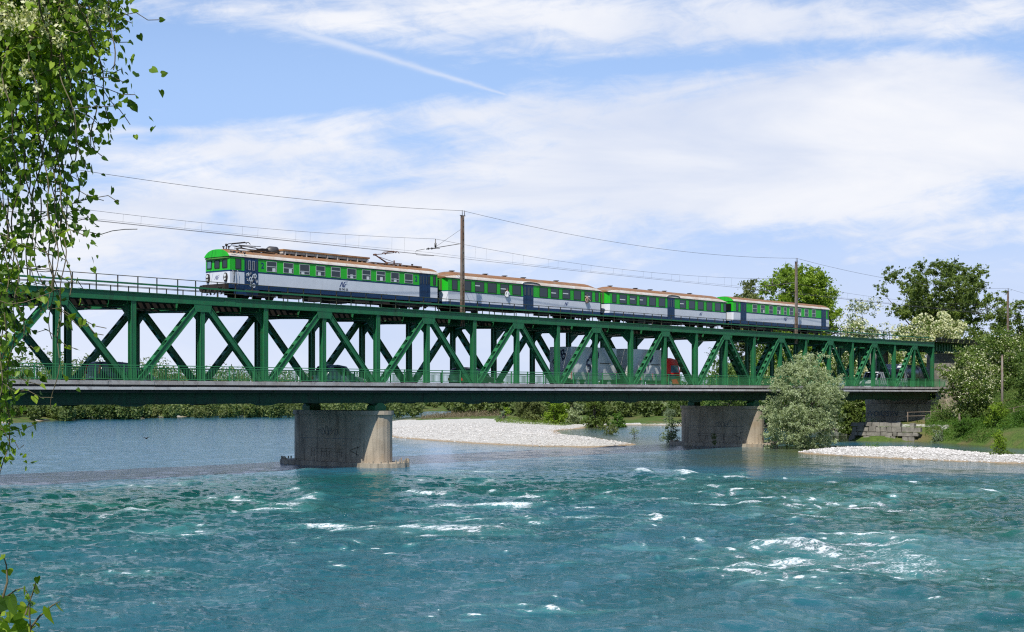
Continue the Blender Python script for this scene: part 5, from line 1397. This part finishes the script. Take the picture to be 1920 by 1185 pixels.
# tall trees behind the train
plant('poplar_tree', 'tall bright green tree rising behind the last carriage', 'tree', 1408, 1588, 482, 243, 'bright', 110000, 210, 2.0, 11, size=.42, cb=.12, trunk_r=.4, nl=16)
plant('poplar_tree', 'duller green tree left of the tall bright tree behind the last carriage', 'tree', 1362, 1452, 503, 255, 'olive', 22000, 60, 1.4, 12, size=.42, cb=.25, trunk_r=.3)
plant('poplar_tree', 'broad dark green tree with ragged open crown against the sky at the right', 'tree', 1632, 1888, 486, 250, 'dark', 60000, 95, 1.8, 13, size=.40, cb=.52, shape='vase', trunk_r=.45, nl=24)
plant('tree', 'dark green tree at the right edge behind the farthest mast', 'tree', 1850, 1995, 560, 255, 'dark', 18000, 40, 2.2, 14, size=.45, cb=.2, trunk_r=.3)
plant('tree', 'dark tree filling the gap below the broad ragged tree', 'tree', 1790, 1910, 592, 240, 'dark', 16000, 34, 2.0, 15, size=.42, cb=.1, trunk_r=.3)
plant('locust_tree', 'pale thinly leaved locust tree beside the tall bright tree', 'tree', 1568, 1680, 556, 240, 'pale', 9000, 50, 1.3, 16, size=.34, cb=.25, trunk_r=.2, bloom=.5, bloomsize=.3, nl=20)
plant('locust_tree', 'locust tree covered in cream blossom behind the end of the bridge', 'tree', 1650, 1835, 580, 226, 'locust', 16000, 70, 1.1, 17, size=.32, cb=.3, trunk_r=.25, bloom=.75, bloomsize=.34, nl=16)
# greenery seen through the truss at the right
plant('locust_tree', 'light green tree seen through the truss right of the red cab', 'tree', 1318, 1432, 652, 232, 'mid', 10000, 26, 1.6, 18, size=.36, cb=.05)
plant('locust_tree', 'yellow-green tree seen through the truss behind the willow top', 'tree', 1400, 1530, 640, 224, 'locust', 12000, 30, 1.6, 19, size=.34, cb=.05, bloom=.12)
plant('locust_tree', 'flowering tree seen through the truss right of the willow top', 'tree', 1510, 1640, 632, 222, 'locust', 12000, 30, 1.6, 20, size=.34, cb=.05, bloom=.35)
plant('locust_tree', 'flowering tree seen through the truss behind the tanker lorry', 'tree', 1620, 1775, 640, 220, 'locust', 12000, 30, 1.6, 21, size=.34, cb=.05, bloom=.3)
# right bank
plant('locust_tree', 'leafy tree at the end of the upper deck beside the stone pillar', 'tree', 1782, 1862, 636, 196, 'mid', 12000, 34, 1.1, 50, size=.28, cb=.05, bloom=.08)
plant('locust_tree', 'blossoming tree low behind the end railing of the upper deck', 'tree', 1560, 1700, 604, 236, 'locust', 12000, 50, 1.1, 51, size=.32, cb=.3, bloom=.4, bloomsize=.3)
plant('locust_tree', 'bushy locust tree with cream blossom standing before the end of the bridge', 'tree', 1750, 1885, 655, 180, 'locust', 22000, 60, 1.0, 22, size=.26, cb=.15, trunk_r=.16, bloom=.20, bloomsize=.19, nl=16, ybase=802)
plant('locust_tree', 'locust tree on the hillside right of the end of the bridge', 'tree', 1835, 1945, 618, 192, 'locust', 13000, 34, 1.3, 23, size=.28, cb=.12, bloom=.12, bloomsize=.2)
plant('tree', 'bush on the hillside at the right edge of the frame', 'tree', 1890, 2010, 648, 184, 'mid', 13000, 30, 1.5, 24, size=.28, cb=.02)
plant('bush', 'low green bush at the foot of the flowering locust tree', 'bush', 1800, 1870, 742, 178, 'dark', 5000, 18, .9, 25, size=.24, cb=.02, shape='bush')
plant('bush', 'bright green bush on the bank below the path rail', 'bush', 1836, 1896, 752, 168, 'bright', 6000, 20, .7, 26, size=.20, cb=.02, shape='bush')
plant('bush', 'green bush between the path rail and the water at the right edge', 'bush', 1885, 1960, 772, 166, 'grass', 5000, 18, .7, 27, size=.20, cb=.02, shape='bush')
plant('bush', 'spreading bush on the slope right of the stone wall', 'bush', 1782, 1850, 786, 171, 'grass', 4500, 18, .6, 28, size=.18, cb=.02, shape='bush')
plant('bush', 'dark bush overhanging the stone wall at its right end', 'bush', 1704, 1748, 782, 183, 'dark', 3000, 12, .55, 29, size=.2, cb=.02, shape='bush', ybase=828)
plant('bush', 'grey-green bush at the water below the path', 'bush', 1738, 1790, 806, 174, 'pale', 2600, 12, .45, 30, size=.16, cb=.02, shape='bush', ybase=832)
plant('sapling', 'young bright green shrub growing on the gravel spit', 'shrub', 1846, 1900, 806, 128, 'bright', 2600, 16, .38, 31, size=.15, cb=.25, shape='cone', trunk_r=.04, ybase=858, lean=(-.1, 0))
plant('bush', 'low yellowish shrub at the foot of the young shrub on the spit', 'bush', 1848, 1912, 842, 127, 'locust', 1500, 14, .25, 32, size=.13, cb=.02, shape='bush', ybase=861, trunk_r=.03)
plant('tree', 'dark bushy tree between the willow and the stone wall', 'tree', 1560, 1622, 745, 205, 'dark', 6500, 18, 1.3, 33, size=.32, cb=.02, shape='bush', ybase=812)
plant('bush', 'bright bush on the slope behind the shaded abutment', 'bush', 1608, 1650, 756, 212, 'bright', 3500, 12, .9, 34, size=.3, cb=.02, shape='bush', ybase=800)
# the willow in the river
plant('willow_bush', 'large grey-green willow bush growing out of the water beside the second pier', 'willow', 1408, 1608, 662, 155, 'willow', 80000, 140, .95, 35, size=.22, cb=.02, shape='bush', trunk_r=.16, nl=26, ybase=840, narrow=.35)
plant('willow_bush', 'small willow standing in the water left of the second pier', 'willow', 1226, 1292, 762, 168, 'pale', 4200, 24, .62, 36, size=.20, cb=.05, shape='bush', trunk_r=.05, nl=16, ybase=834, narrow=.35)
plant('sapling', 'sparse sapling standing in the shallow water between bar and pier', 'shrub', 1174, 1206, 800, 186, 'pale', 420, 12, .4, 37, size=.18, cb=.1, shape='bush', trunk_r=.03, ybase=826, narrow=.35)
plant('sapling', 'leafy sapling at the tip of the gravel bar', 'shrub', 1122, 1162, 790, 205, 'olive', 1500, 14, .55, 38, size=.2, cb=.05, shape='bush', trunk_r=.04, ybase=822)
plant('sapling', 'thin green sprig rooted on the footing of the second pier', 'shrub', 1330, 1348, 812, 156, 'olive', 260, 7, .28, 39, size=.16, cb=.1, shape='vase', trunk_r=.02, ybase=836)
# bushes on the gravel bar
plant('bush', 'broad olive bush, leftmost of the row on the gravel bar', 'bush', 962, 1030, 716, 262, 'olive', 15000, 26, 1.4, 40, size=.36, cb=.02, shape='bush')
plant('bush', 'bright mid-green bush in the middle of the row on the gravel bar', 'bush', 1012, 1066, 722, 255, 'bright', 14000, 22, 1.3, 41, size=.34, cb=.02, shape='bush', ybase=800)
plant('bush', 'pale bush at the right of the row on the gravel bar', 'bush', 1050, 1094, 724, 262, 'willow', 10000, 20, 1.1, 42, size=.34, cb=.02, shape='bush', ybase=799)
plant('tree', 'dark green conical tree beyond the tip of the gravel bar', 'tree', 1088, 1144, 712, 250, 'dark', 14000, 22, 1.25, 43, size=.34, cb=.02, shape='bush', ybase=803)
plant('bush', 'low green bush right of the dark conical tree', 'bush', 1135, 1182, 780, 250, 'grass', 2600, 12, .8, 44, size=.3, cb=.02, shape='bush', ybase=801)
plant('bush', 'pale silvery shrub standing at the left end of the bushes on the bar', 'bush', 926, 958, 770, 262, 'pale', 1300, 8, .5, 45, size=.26, cb=.02, shape='bush', ybase=790)
plant('bush', 'small vivid green bush behind the silvery shrub', 'bush', 934, 960, 762, 285, 'bright', 1500, 8, .6, 46, size=.28, cb=.02, shape='bush', ybase=778)
for i, (a, b, yt, d, lf, lab) in enumerate([
    (1150, 1212, 735, 300, 'olive', 'rounded olive bush across the channel behind the dark conical tree'), (1200, 1262, 728, 305, 'willow', 'grey-green bush across the channel behind the small willow'),
    (1245, 1310, 735, 295, 'mid', 'green bush across the channel left of the second pier'), (1300, 1372, 724, 290, 'locust', 'yellow-green bush behind the second pier'), (1360, 1440, 720, 285, 'mid', 'green tree behind the right half of the second pier')]):
    plant('bush', lab, 'bush', a, b, yt, d, lf, 5500, 18, 1.5, 60 + i, size=.42, cb=.02, shape='bush', ybase=797)
# woods far off that read as one mass
def woods(label, strip, n, seed, leafm, size, cat='woodland'):
    rng = np.random.default_rng(seed); V = []; var = []
    xs = []
    Ps = []; vs = []
    for (x0, x1, d0, d1, y0, y1, cnt, dens) in strip:
        for _ in range(cnt):
            px = rng.uniform(x0, x1); d = rng.uniform(d0, d1); f = (px - x0) / (x1 - x0)
            p = at(px, d); g = max(0, gz(p)); yt = y0 + (y1 - y0) * f + rng.normal() * 5
            H = max(1.5, (HC + (HY - yt) / F * d - g) * rng.uniform(.55, 1.04)); W = H * rng.uniform(.55, 1.0); m_ = int(dens * rng.uniform(.7, 1.2))
            q = rng.normal(size=(m_, 3)); q /= np.linalg.norm(q, axis=1)[:, None]; q *= rng.uniform(.25, 1, (m_, 1)) ** .4
            bump = 1 + .22 * np.sin(q[:, 0] * 7 + seed) * np.sin(q[:, 2] * 6 + _)
            Ps.append(np.stack([p.x + q[:, 0] * W / 2 * bump, p.y + q[:, 1] * W / 2 * bump, g + H * (.5 + .5 * q[:, 2] * bump)], -1)); vs.append(np.clip(rng.uniform(0, .7) + rng.uniform(0, .35, m_), 0, 1))
    P = np.concatenate(Ps); v = np.concatenate(vs); V, Fq = quads(P, size, rng, .3, .7)
    tag(link('woodland', fastmesh('woodland', V, Fq, leafm, v)), label, cat, None, 'stuff')
woods('wooded far bank of the river at the left, seen under and through the bridge', [(-420, 120, 352, 385, 668, 664, 34, 1500), (100, 330, 365, 400, 664, 682, 30, 1300), (300, 560, 380, 420, 676, 698, 30, 1200), (500, 780, 410, 470, 700, 708, 26, 1000), (-420, 780, 348, 372, 728, 732, 130, 600), (480, 800, 440, 520, 728, 735, 50, 500), (-420, 330, 338, 348, 738, 742, 80, 420), (-420, 150, 302, 336, 728, 738, 90, 600), (100, 260, 322, 340, 740, 742, 36, 450), (700, 980, 486, 530, 738, 738, 70, 450)], 0, 71, L['woods'], .62)
woods('low grey-green willows along the water on the far bank', [(-300, 560, 345, 352, 752, 752, 46, 420), (560, 760, 400, 430, 752, 752, 16, 420)], 0, 72, L['olive'], .5)
woods('distant olive woodland beyond the gravel bar', [(735, 1000, 520, 620, 738, 735, 60, 500), (850, 1460, 320, 430, 726, 716, 110, 900), (960, 1300, 290, 330, 748, 745, 50, 500), (1400, 1700, 300, 380, 712, 705, 30, 1000)], 0, 73, L['woods'], .7)
woods('dark hillside thicket behind the right end of the bridge', [(1320, 1560, 245, 275, 668, 650, 30, 1600), (1540, 1700, 245, 275, 645, 640, 30, 1600), (1690, 2080, 225, 262, 650, 625, 56, 1700)], 0, 74, L['mid'], .5)

def scatter(name, label, cat, pts, leafm, n, size, seed, hgt, spread, up=.2):
    """low growth in many small tufts along picked places: (column, distance) outline"""
    rng = np.random.default_rng(seed); P = []
    for (x0, x1, d0, d1, w, z0) in pts:
        k = int(n * w); px = rng.uniform(x0, x1, k); d = rng.uniform(d0, d1, k) if not isinstance(d0, tuple) else None
        l = (px - CX) / F * d; X = d * CT + l * ST; Y = d * ST - l * CT; Z = np.maximum(height(X, Y), 0) ; ok = height(X, Y) > z0
        tuft = fbm2(X, Y, 1.6, seed, 2); Z = Z + rng.uniform(0, 1, k) ** 1.5 * hgt * (1 + tuft * 1.6).clip(.1, 3)
        P.append(np.stack([X, Y, Z], -1)[ok])
    P = np.concatenate(P); V, Fq = quads(P, size, rng, up, .3)
    tag(link(name, fastmesh(name, V, Fq, leafm, rng.uniform(0, 1, len(P)))), label, cat, None, 'stuff')
scatter('undergrowth', 'grass and weeds covering the right bank down to the water', 'undergrowth', [(1735, 2050, 163, 185, 1.0, .15), (1560, 1680, 198, 225, .25, .2)], L['grass'], 42000, .24, 81, .8, 0)
scatter('undergrowth', 'tangled weeds and ivy on the steep hillside under the trees at the right', 'undergrowth', [(1745, 2050, 176, 205, 1.0, 2.0)], L['mid'], 30000, .3, 82, 1.6, 0)
scatter('dry_herbs', 'brown dry herbs at the far left edge of the gravel bar', 'herbs', [(790, 955, 300, 400, 1.0, .2)], L['dry'], 14000, .35, 83, .7, 0)
scatter('undergrowth', 'yellow-green low growth at the foot of the bushes on the gravel bar', 'undergrowth', [(930, 1150, 246, 275, 1.0, .3)], L['locust'], 9000, .26, 84, .35, 0)
scatter('grass', 'few tufts of grass on the crest of the gravel spit', 'grass', [(1622, 1650, 142, 147, .3, .2), (1700, 1720, 140, 147, .1, .2)], L['grass'], 900, .16, 85, .25, 0)

# ------------------------------------------------------------------ stone wall and path by the water
def stone_wall():
    a = wp(1597, 826); b = wp(1712, 828); a.z = b.z = 0; r = thing('stone_wall', 'retaining wall of large pale stone blocks at the water under the bridge end', 'stone wall', a)
    d = (b - a); L_ = d.length; d.normalize(); ang = math.atan2(d.y, d.x); rnd = random.Random(5); mb = MB()
    z = -.5; row = 0
    while z < 2.0:
        h = rnd.uniform(.5, .68) if z > -.2 else .5; x = -rnd.uniform(0, .6)
        while x < L_:
            w = rnd.uniform(.5, 1.15); hh = h * rnd.uniform(.8, .98); y0 = .28 * z + rnd.uniform(-.08, .08); j = lambda s_=.05: rnd.uniform(-s_, s_)
            if rnd.random() < .93:
                mb.hexa([(x + .03 + j(), y0 + j(), z + j(.03)), (x + w + j(), y0 + j(), z + j(.03)), (x + w, y0 + .9, z), (x, y0 + .9, z), (x + .04 + j(.08), y0 + .06 + j(), z + hh + j()), (x + w - .02 + j(.08), y0 + .06 + j(), z + hh + j()), (x + w, y0 + .95, z + hh), (x, y0 + .95, z + hh)])
            x += w + rnd.uniform(.01, .05)
        z += h; row += 1
    # wall faces the river: local y points to the land
    mb.build('blocks', M['stone'], r, rz=ang)
    for k, (px, py, s_) in enumerate([(1752, 800, 1.2), (1765, 797, .9), (1738, 806, .8)]):
        p = wp(px, py, 1.2); mb = MB(); s = s_ * .6; rnd = random.Random(k)
        mb.hexa([(q[0] * s + rnd.uniform(-.1, .1), q[1] * s + rnd.uniform(-.1, .1), q[2] * s) for q in ((-1, -.7, -.6), (1, -.7, -.6), (1, .7, -.6), (-1, .7, -.6), (-.8, -.6, .45), (.8, -.5, .35), (.7, .6, .45), (-.8, .6, .4))])
        o = mb.build('rock', M['stone'], None, (p.x, p.y, max(.3, gz(p)) + .1), k * 1.3)
        tag(o, ['largest pale rock on the bank by the path rail', 'smaller pale rock right of the largest one by the path', 'lowest pale rock nearest the stone wall'][k], 'rock')
stone_wall()
def path_rail():
    pts = [(1618, 789, 2.15), (1745, 786, 2.2), (1830, 786, 2.6), (1868, 785, 3.0), (1935, 772, 3.9), (1990, 764, 4.4)]
    ds = [190, 186, 184, 182, 176, 172]
    P = []
    for (px, py, z), d in zip(pts, ds):
        q = at(px, d); q.z = HC + (HY - (py - 14)) / F * d - 1.05; P.append(q)
    r = thing('path_railing', 'weathered tubular railing beside the riverside path', 'railing', P[0])
    o = P[0]; mb = MB()
    for h in (1.05, .55): mb.tube([tuple(p - o + Vector((0, 0, h))) for p in P], .045, 6)
    mb.build('rail', M['alu'] if False else mat('weathered_rail', (.22, .17, .13), .8), r)
    pm = MB(); pm.tube([(0, 0, -1.2), (0, 0, 1.07)], .05, 6); me = pm.mesh('post', MATS['weathered_rail'])
    for a, b in zip(P[:-1], P[1:]):
        n = max(1, int((b - a).length / 2.6))
        for i in range(n): link('post', me, r, tuple(a.lerp(b, i / n) - o))
path_rail()
def pole(label, px, y0, y1, d):
    p = at(px, d); zt = HC + (HY - y0) / F * d; zb = min(gz(p) - .3, HC + (HY - y1) / F * d)
    r = thing('wooden_pole', label, 'pole', (p.x, p.y, zb))
    mb = MB(); mb.tube([(0, 0, 0), (0, 0, (zt - zb) * .5), (0, 0, zt - zb)], [.17, .15, .12], 8); mb.build('shaft', M['mast'], r)
    mb = MB(); mb.tube([(0, 0, zt - zb), (0, 0, zt - zb + .06)], .14, 8); mb.build('top_cap', M['steel'], r)
pole('slim grey pole standing in front of the hillside right of the flowering tree', 1879, 666, 742, 172)
pole('thin grey post beside the flowering tree above the path', 1799, 776, 800, 176)

# ------------------------------------------------------------------ the foliage hanging into the frame at the left
def leafshape(rng, P, size, dirs):
    """heart-shaped leaves as small fans, each with its own tilt: P points, dirs tip direction"""
    n = len(P); out = np.array([(0, 0), (.32, -.16), (.5, .10), (.42, .45), (0, 1.0), (-.42, .45), (-.5, .10), (-.32, -.16)])
    t = dirs / (np.linalg.norm(dirs, axis=1)[:, None] + 1e-9)
    nn = rng.normal(size=(n, 3)); nn[:, 2] += .35; s = np.cross(t, nn); s /= np.linalg.norm(s, axis=1)[:, None] + 1e-9; nn = np.cross(s, t)
    sz = size * rng.uniform(.45, 1.25, (n, 1, 1))
    fold = rng.uniform(-.1, .35, (n, 1, 1))
    V = P[:, None] + sz * (out[None, :, 0:1] * s[:, None] + out[None, :, 1:2] * t[:, None] + (np.abs(out[None, :, 0:1]) * fold * 1.0 - .18 * out[None, :, 1:2] ** 2) * nn[:, None])
    V = V.reshape(-1, 3); b = np.arange(n)[:, None] * 8
    Fq = np.concatenate([b + np.array([[0, 1, 2, 3]]), b + np.array([[0, 3, 4, 5]]) * 1, b + np.array([[0, 5, 6, 7]])], 0)
    return V, Fq
def cam_pt(px, py, d):
    p = at(px, d); p.z = HC + (HY - py) / F * d; return p
def vines():
    rng = np.random.default_rng(77)
    ends = [(220, 140, 9.0), (198, 262, 9.4), (186, 150, 9.8), (184, 285, 9.1), (166, 290, 9.6), (152, 330, 9.2), (140, 390, 9.9), (134, 385, 9.4), (132, 465, 9.7), (122, 455, 9.3), (112, 470, 9.8), (122, 560, 9.5), (108, 770, 9.6),
            (116, 640, 9.3), (105, 640, 9.9), (98, 560, 9.1), (88, 590, 9.5), (76, 545, 9.9), (66, 600, 9.3), (58, 640, 9.6), (46, 560, 9.8), (36, 640, 9.2), (28, 760, 9.5), (18, 850, 9.4), (8, 905, 9.6), (0, 880, 9.3), (-12, 900, 9.7), (-25, 840, 9.4),
            (12, 620, 9.9), (-5, 560, 9.2), (-40, 700, 9.6), (-60, 760, 9.3), (-80, 620, 9.7), (-110, 700, 9.5)]
    r = thing('hanging_vine', 'leafy climbing vine hanging down in strands at the left edge of the frame', 'vine', cam_pt(-60, -260, 9.5))
    o = Vector(r.location); Ps = []; Ds = []; mb = MB()
    for (px, ye, d) in ends:
        y = -160 + rng.uniform(-60, 40); x = px * .8 - 12 + rng.normal() * 14; pts = []
        ph = rng.uniform(0, 6.28)
        while y < ye:
            f = max(0, (y + 160) / (ye + 160)); px_ = px; xx = x + (px - x) * f ** .8 + 9 * math.sin(y / 55 + ph) + 5 * math.sin(y / 21 + ph * 2)
            pts.append(cam_pt(xx, y, d + .25 * math.sin(y / 90 + ph))); y += 16
        if len(pts) < 3: continue
        mb.tube([tuple(p - o) for p in pts], [.005 * (1 - .75 * i / len(pts)) + .002 for i in range(len(pts))], 4, cap=False)
        L_ = len(pts)
        for i, p in enumerate(pts):
            yy = -160 + i * 16
            dens = 3.3 if yy < 280 else ((2.0 if px < 60 else 1.7) if yy < 480 else (.65 if px > 30 else 2.3))
            if px > 100 and yy > 470: dens = .6
            if i > L_ - 6: dens *= .8
            for _ in range(rng.poisson(dens * 1.0)):
                sp_ = .13 if yy < 480 else .10
                off = Vector((rng.normal() * sp_, rng.normal() * sp_ * .8, rng.normal() * .05)); Ps.append(p + off - o); Ds.append((off.x + rng.normal() * .3, off.y + rng.normal() * .3, rng.normal() * .4 - .55))
            if rng.random() < .13:      # side tendrils
                q = p.copy(); tp = [tuple(q - o)]; dv = Vector((ST, -CT, 0)) * rng.uniform(.02, .09) * (1 if rng.random() < .7 else -1)
                for k in range(rng.integers(3, 7)):
                    q = q + dv + Vector((0, 0, rng.uniform(-.06, .03))); tp.append(tuple(q - o))
                    if rng.random() < .75: Ps.append(q - o); Ds.append((rng.normal(), rng.normal(), rng.normal() - .4))
                mb.tube(tp, .003, 3, cap=False)
    # dense mat near the top
    k = 1900
    xs = rng.uniform(-160, 215, k); ys = rng.uniform(-170, 330, k) ; keep = xs < np.interp(ys, [-170, 0, 60, 130, 180, 330], [190, 205, 200, 185, 150, 60]) + rng.normal(size=k) * 14
    for x, y in zip(xs[keep], ys[keep]): Ps.append(cam_pt(x, y, rng.uniform(9.0, 10.1)) - o); Ds.append((rng.normal(), rng.normal(), rng.normal() - .5))
    k = 1500
    xs = rng.uniform(-160, 55, k); ys = rng.uniform(460, 890, k); keep = xs < np.interp(ys, [480, 600, 700, 800, 900], [48, 34, 16, 22, 2]) + rng.normal(size=k) * 8
    for x, y in zip(xs[keep], ys[keep]): Ps.append(cam_pt(x, y, rng.uniform(9.1, 9.9)) - o); Ds.append((rng.normal(), rng.normal(), rng.normal() - .5))
    P = np.array([tuple(p) for p in Ps]); Dd = np.array(Ds)
    V, Fq = leafshape(rng, P, .047, Dd); n = len(P); v = rng.uniform(0, 1, n) ** 1.3
    link('leaves', fastmesh('leaves', V, Fq, L['vine'], np.concatenate([v, v, v])), r)
    mb.build('stems', M['stem'], r)
vines()
def acacia():
    rng = np.random.default_rng(88); base = cam_pt(-260, 400, 10.5); base.z = 3.2
    r = thing('acacia_tree', 'flowering acacia with feathery leaves and white clusters above the hanging vine', 'tree', base)
    o = Vector(base); mb = MB()
    top = cam_pt(-220, -60, 10.5); mb.tube([(0, 0, -.5), tuple((top - o) * .5), tuple(top - o)], [.16, .13, .09], 8)
    for (x, y, d) in ((60, 30, 10), (160, -10, 10.3), (20, -120, 10.6), (190, -110, 10.2), (-60, 150, 9.8)):
        q = cam_pt(x, y, d); m_ = top.lerp(q, .5) + Vector((0, 0, .15)); mb.tube([tuple(top - o), tuple(m_ - o), tuple(q - o)], [.06, .035, .012], 6)
    mb.build('trunk', M['bark'], r)
    C = []
    for _ in range(1300):      # compound leaves: a stalk with pairs of small leaflets
        x, y = rng.uniform(-180, 212), rng.uniform(-180, 190)
        if x > np.interp(y, [-180, 40, 110, 190], [210, 212, 150, 70]): continue
        p = cam_pt(x, y, rng.uniform(9.3, 10.8)); dv = rng.normal(size=3); dv[2] = dv[2] * .5 - .3; dv /= np.linalg.norm(dv); sd = np.cross(dv, (0, 0, 1)); sd /= np.linalg.norm(sd) + 1e-6
        for k in range(7):
            for s_ in (-1, 1): C.append(np.array(p - o) + dv * .028 * k + sd * s_ * .02)
    C = np.array(C); V, Fq = quads(C, .052, rng, .8, .5)
    link('leaves', fastmesh('leaves', V, Fq, L['bright'], rng.uniform(.1, .9, len(C))), r)
    B = []
    for (x, y, s_, k) in ((50, 32, 22, 90), (20, 38, 18, 60), (88, 52, 22, 60), (110, 72, 12, 40), (46, 120, 6, 14), (70, 165, 6, 12), (4, 165, 10, 26), (62, 8, 26, 50), (135, 20, 20, 24), (200, 18, 14, 14), (46, 135, 8, 12), (2, 8, 14, 20), (150, 40, 12, 10)):
        for _ in range(k):
            p = cam_pt(x + rng.normal() * s_ * .7, y + rng.normal() * s_ * .6, rng.uniform(8.9, 9.5)) - o
            B.append(tuple(p)); 
            for q in range(3): B.append((p.x + rng.normal() * .01, p.y + rng.normal() * .01, p.z - .014 * q))
    B = np.array(B); V, Fq = quads(B, .026, rng, 0, .8)
    link('blossom', fastmesh('blossom', V, Fq, L['bloom'], rng.uniform(0, 1, len(B))), r)
acacia()
def sprig():
    rng = np.random.default_rng(99); d = 5.6; base = cam_pt(-40, 1290, d)
    r = thing('climbing_plant', 'bright young vine shoots with large leaves at the bottom left corner', 'plant', base); o = Vector(base); mb = MB(); Ps = []; Ds = []; Sz = []
    for pts in ([(-40, 1290), (20, 1190), (48, 1150), (62, 1110), (70, 1082)], [(-40, 1290), (40, 1200), (75, 1155), (98, 1135), (112, 1128)], [(-40, 1290), (-10, 1180), (10, 1120), (30, 1106), (48, 1102)], [(-40, 1290), (60, 1210), (55, 1150), (58, 1120), (46, 1106)], [(-40, 1290), (0, 1140), (14, 1090), (12, 1060), (6, 1040)]):
        q = [cam_pt(x, y, d + rng.normal() * .05) for x, y in pts]; mb.tube([tuple(p - o) for p in q], [.008, .006, .004, .003, .0015], 5, cap=False)
        for a, b in zip(q[1:-1], q[2:]):
            p = a.lerp(b, rng.random()); Ps.append(tuple(p - o)); Ds.append((rng.normal(), rng.normal(), -.4)); Sz.append(.6)
        Ps.append(tuple(q[-1] - o)); Ds.append((rng.normal() * .4, rng.normal() * .4, -1)); Sz.append(.45)
    for _ in range(150):
        x, y = rng.uniform(-60, 62), rng.uniform(1120, 1260)
        if y < 1112 + max(0, x - 22) * 1.05: continue
        Ps.append(tuple(cam_pt(x, y, rng.uniform(5.4, 6.0)) - o)); Ds.append((rng.normal(), rng.normal(), -.5)); Sz.append(rng.uniform(.7, 1.1))
    Ps.append(tuple(cam_pt(90, 1140, 5.5) - o)); Ds.append((ST * .2, -CT * .2, -1)); Sz.append(1.0)
    Ps.append(tuple(cam_pt(18, 1120, 5.5) - o)); Ds.append((ST * .2, -CT * .2, -1)); Sz.append(1.1)
    P = np.array(Ps); n = len(P); V, Fq = leafshape(rng, P, .062, np.array(Ds)); V = V.reshape(n, 8, 3); V = P[:, None] + (V - P[:, None]) * np.array(Sz)[:, None, None]
    v = rng.uniform(.1, 1, n)
    link('leaves', fastmesh('leaves', V.reshape(-1, 3), Fq, L['sprig'], np.concatenate([v, v, v])), r); mb.build('stems', M['stem'], r)
sprig()
def bird():
    p = cam_pt(274, 822, 150); r = tag(link('bird', None, None, p, math.radians(40)), 'small dark bird flying low over the river at the left', 'bird')
    me = bpy.data.meshes.new('bird_body'); vs = [(-.28, 0, .02), (-.12, 0, 0), (.05, 0, 0), (.17, 0, .03), (.26, 0, .03), (0, .18, .10), (-.06, .42, .16), (0, -.18, .10), (-.06, -.42, .16)]
    me.from_pydata(vs, [(0, 1), (1, 2), (2, 3), (3, 4), (2, 5), (5, 6), (2, 7), (7, 8)], []); o = link('bird_body', me, r); o.modifiers.new('s', 'SKIN')
    for i, q in enumerate((.025, .05, .07, .045, .012, .045, .015, .045, .015)): me.skin_vertices[0].data[i].radius = (q, q * (.5 if i > 4 else 1))
    me.skin_vertices[0].data[2].use_root = True; me.materials.append(M['dark'])
bird()
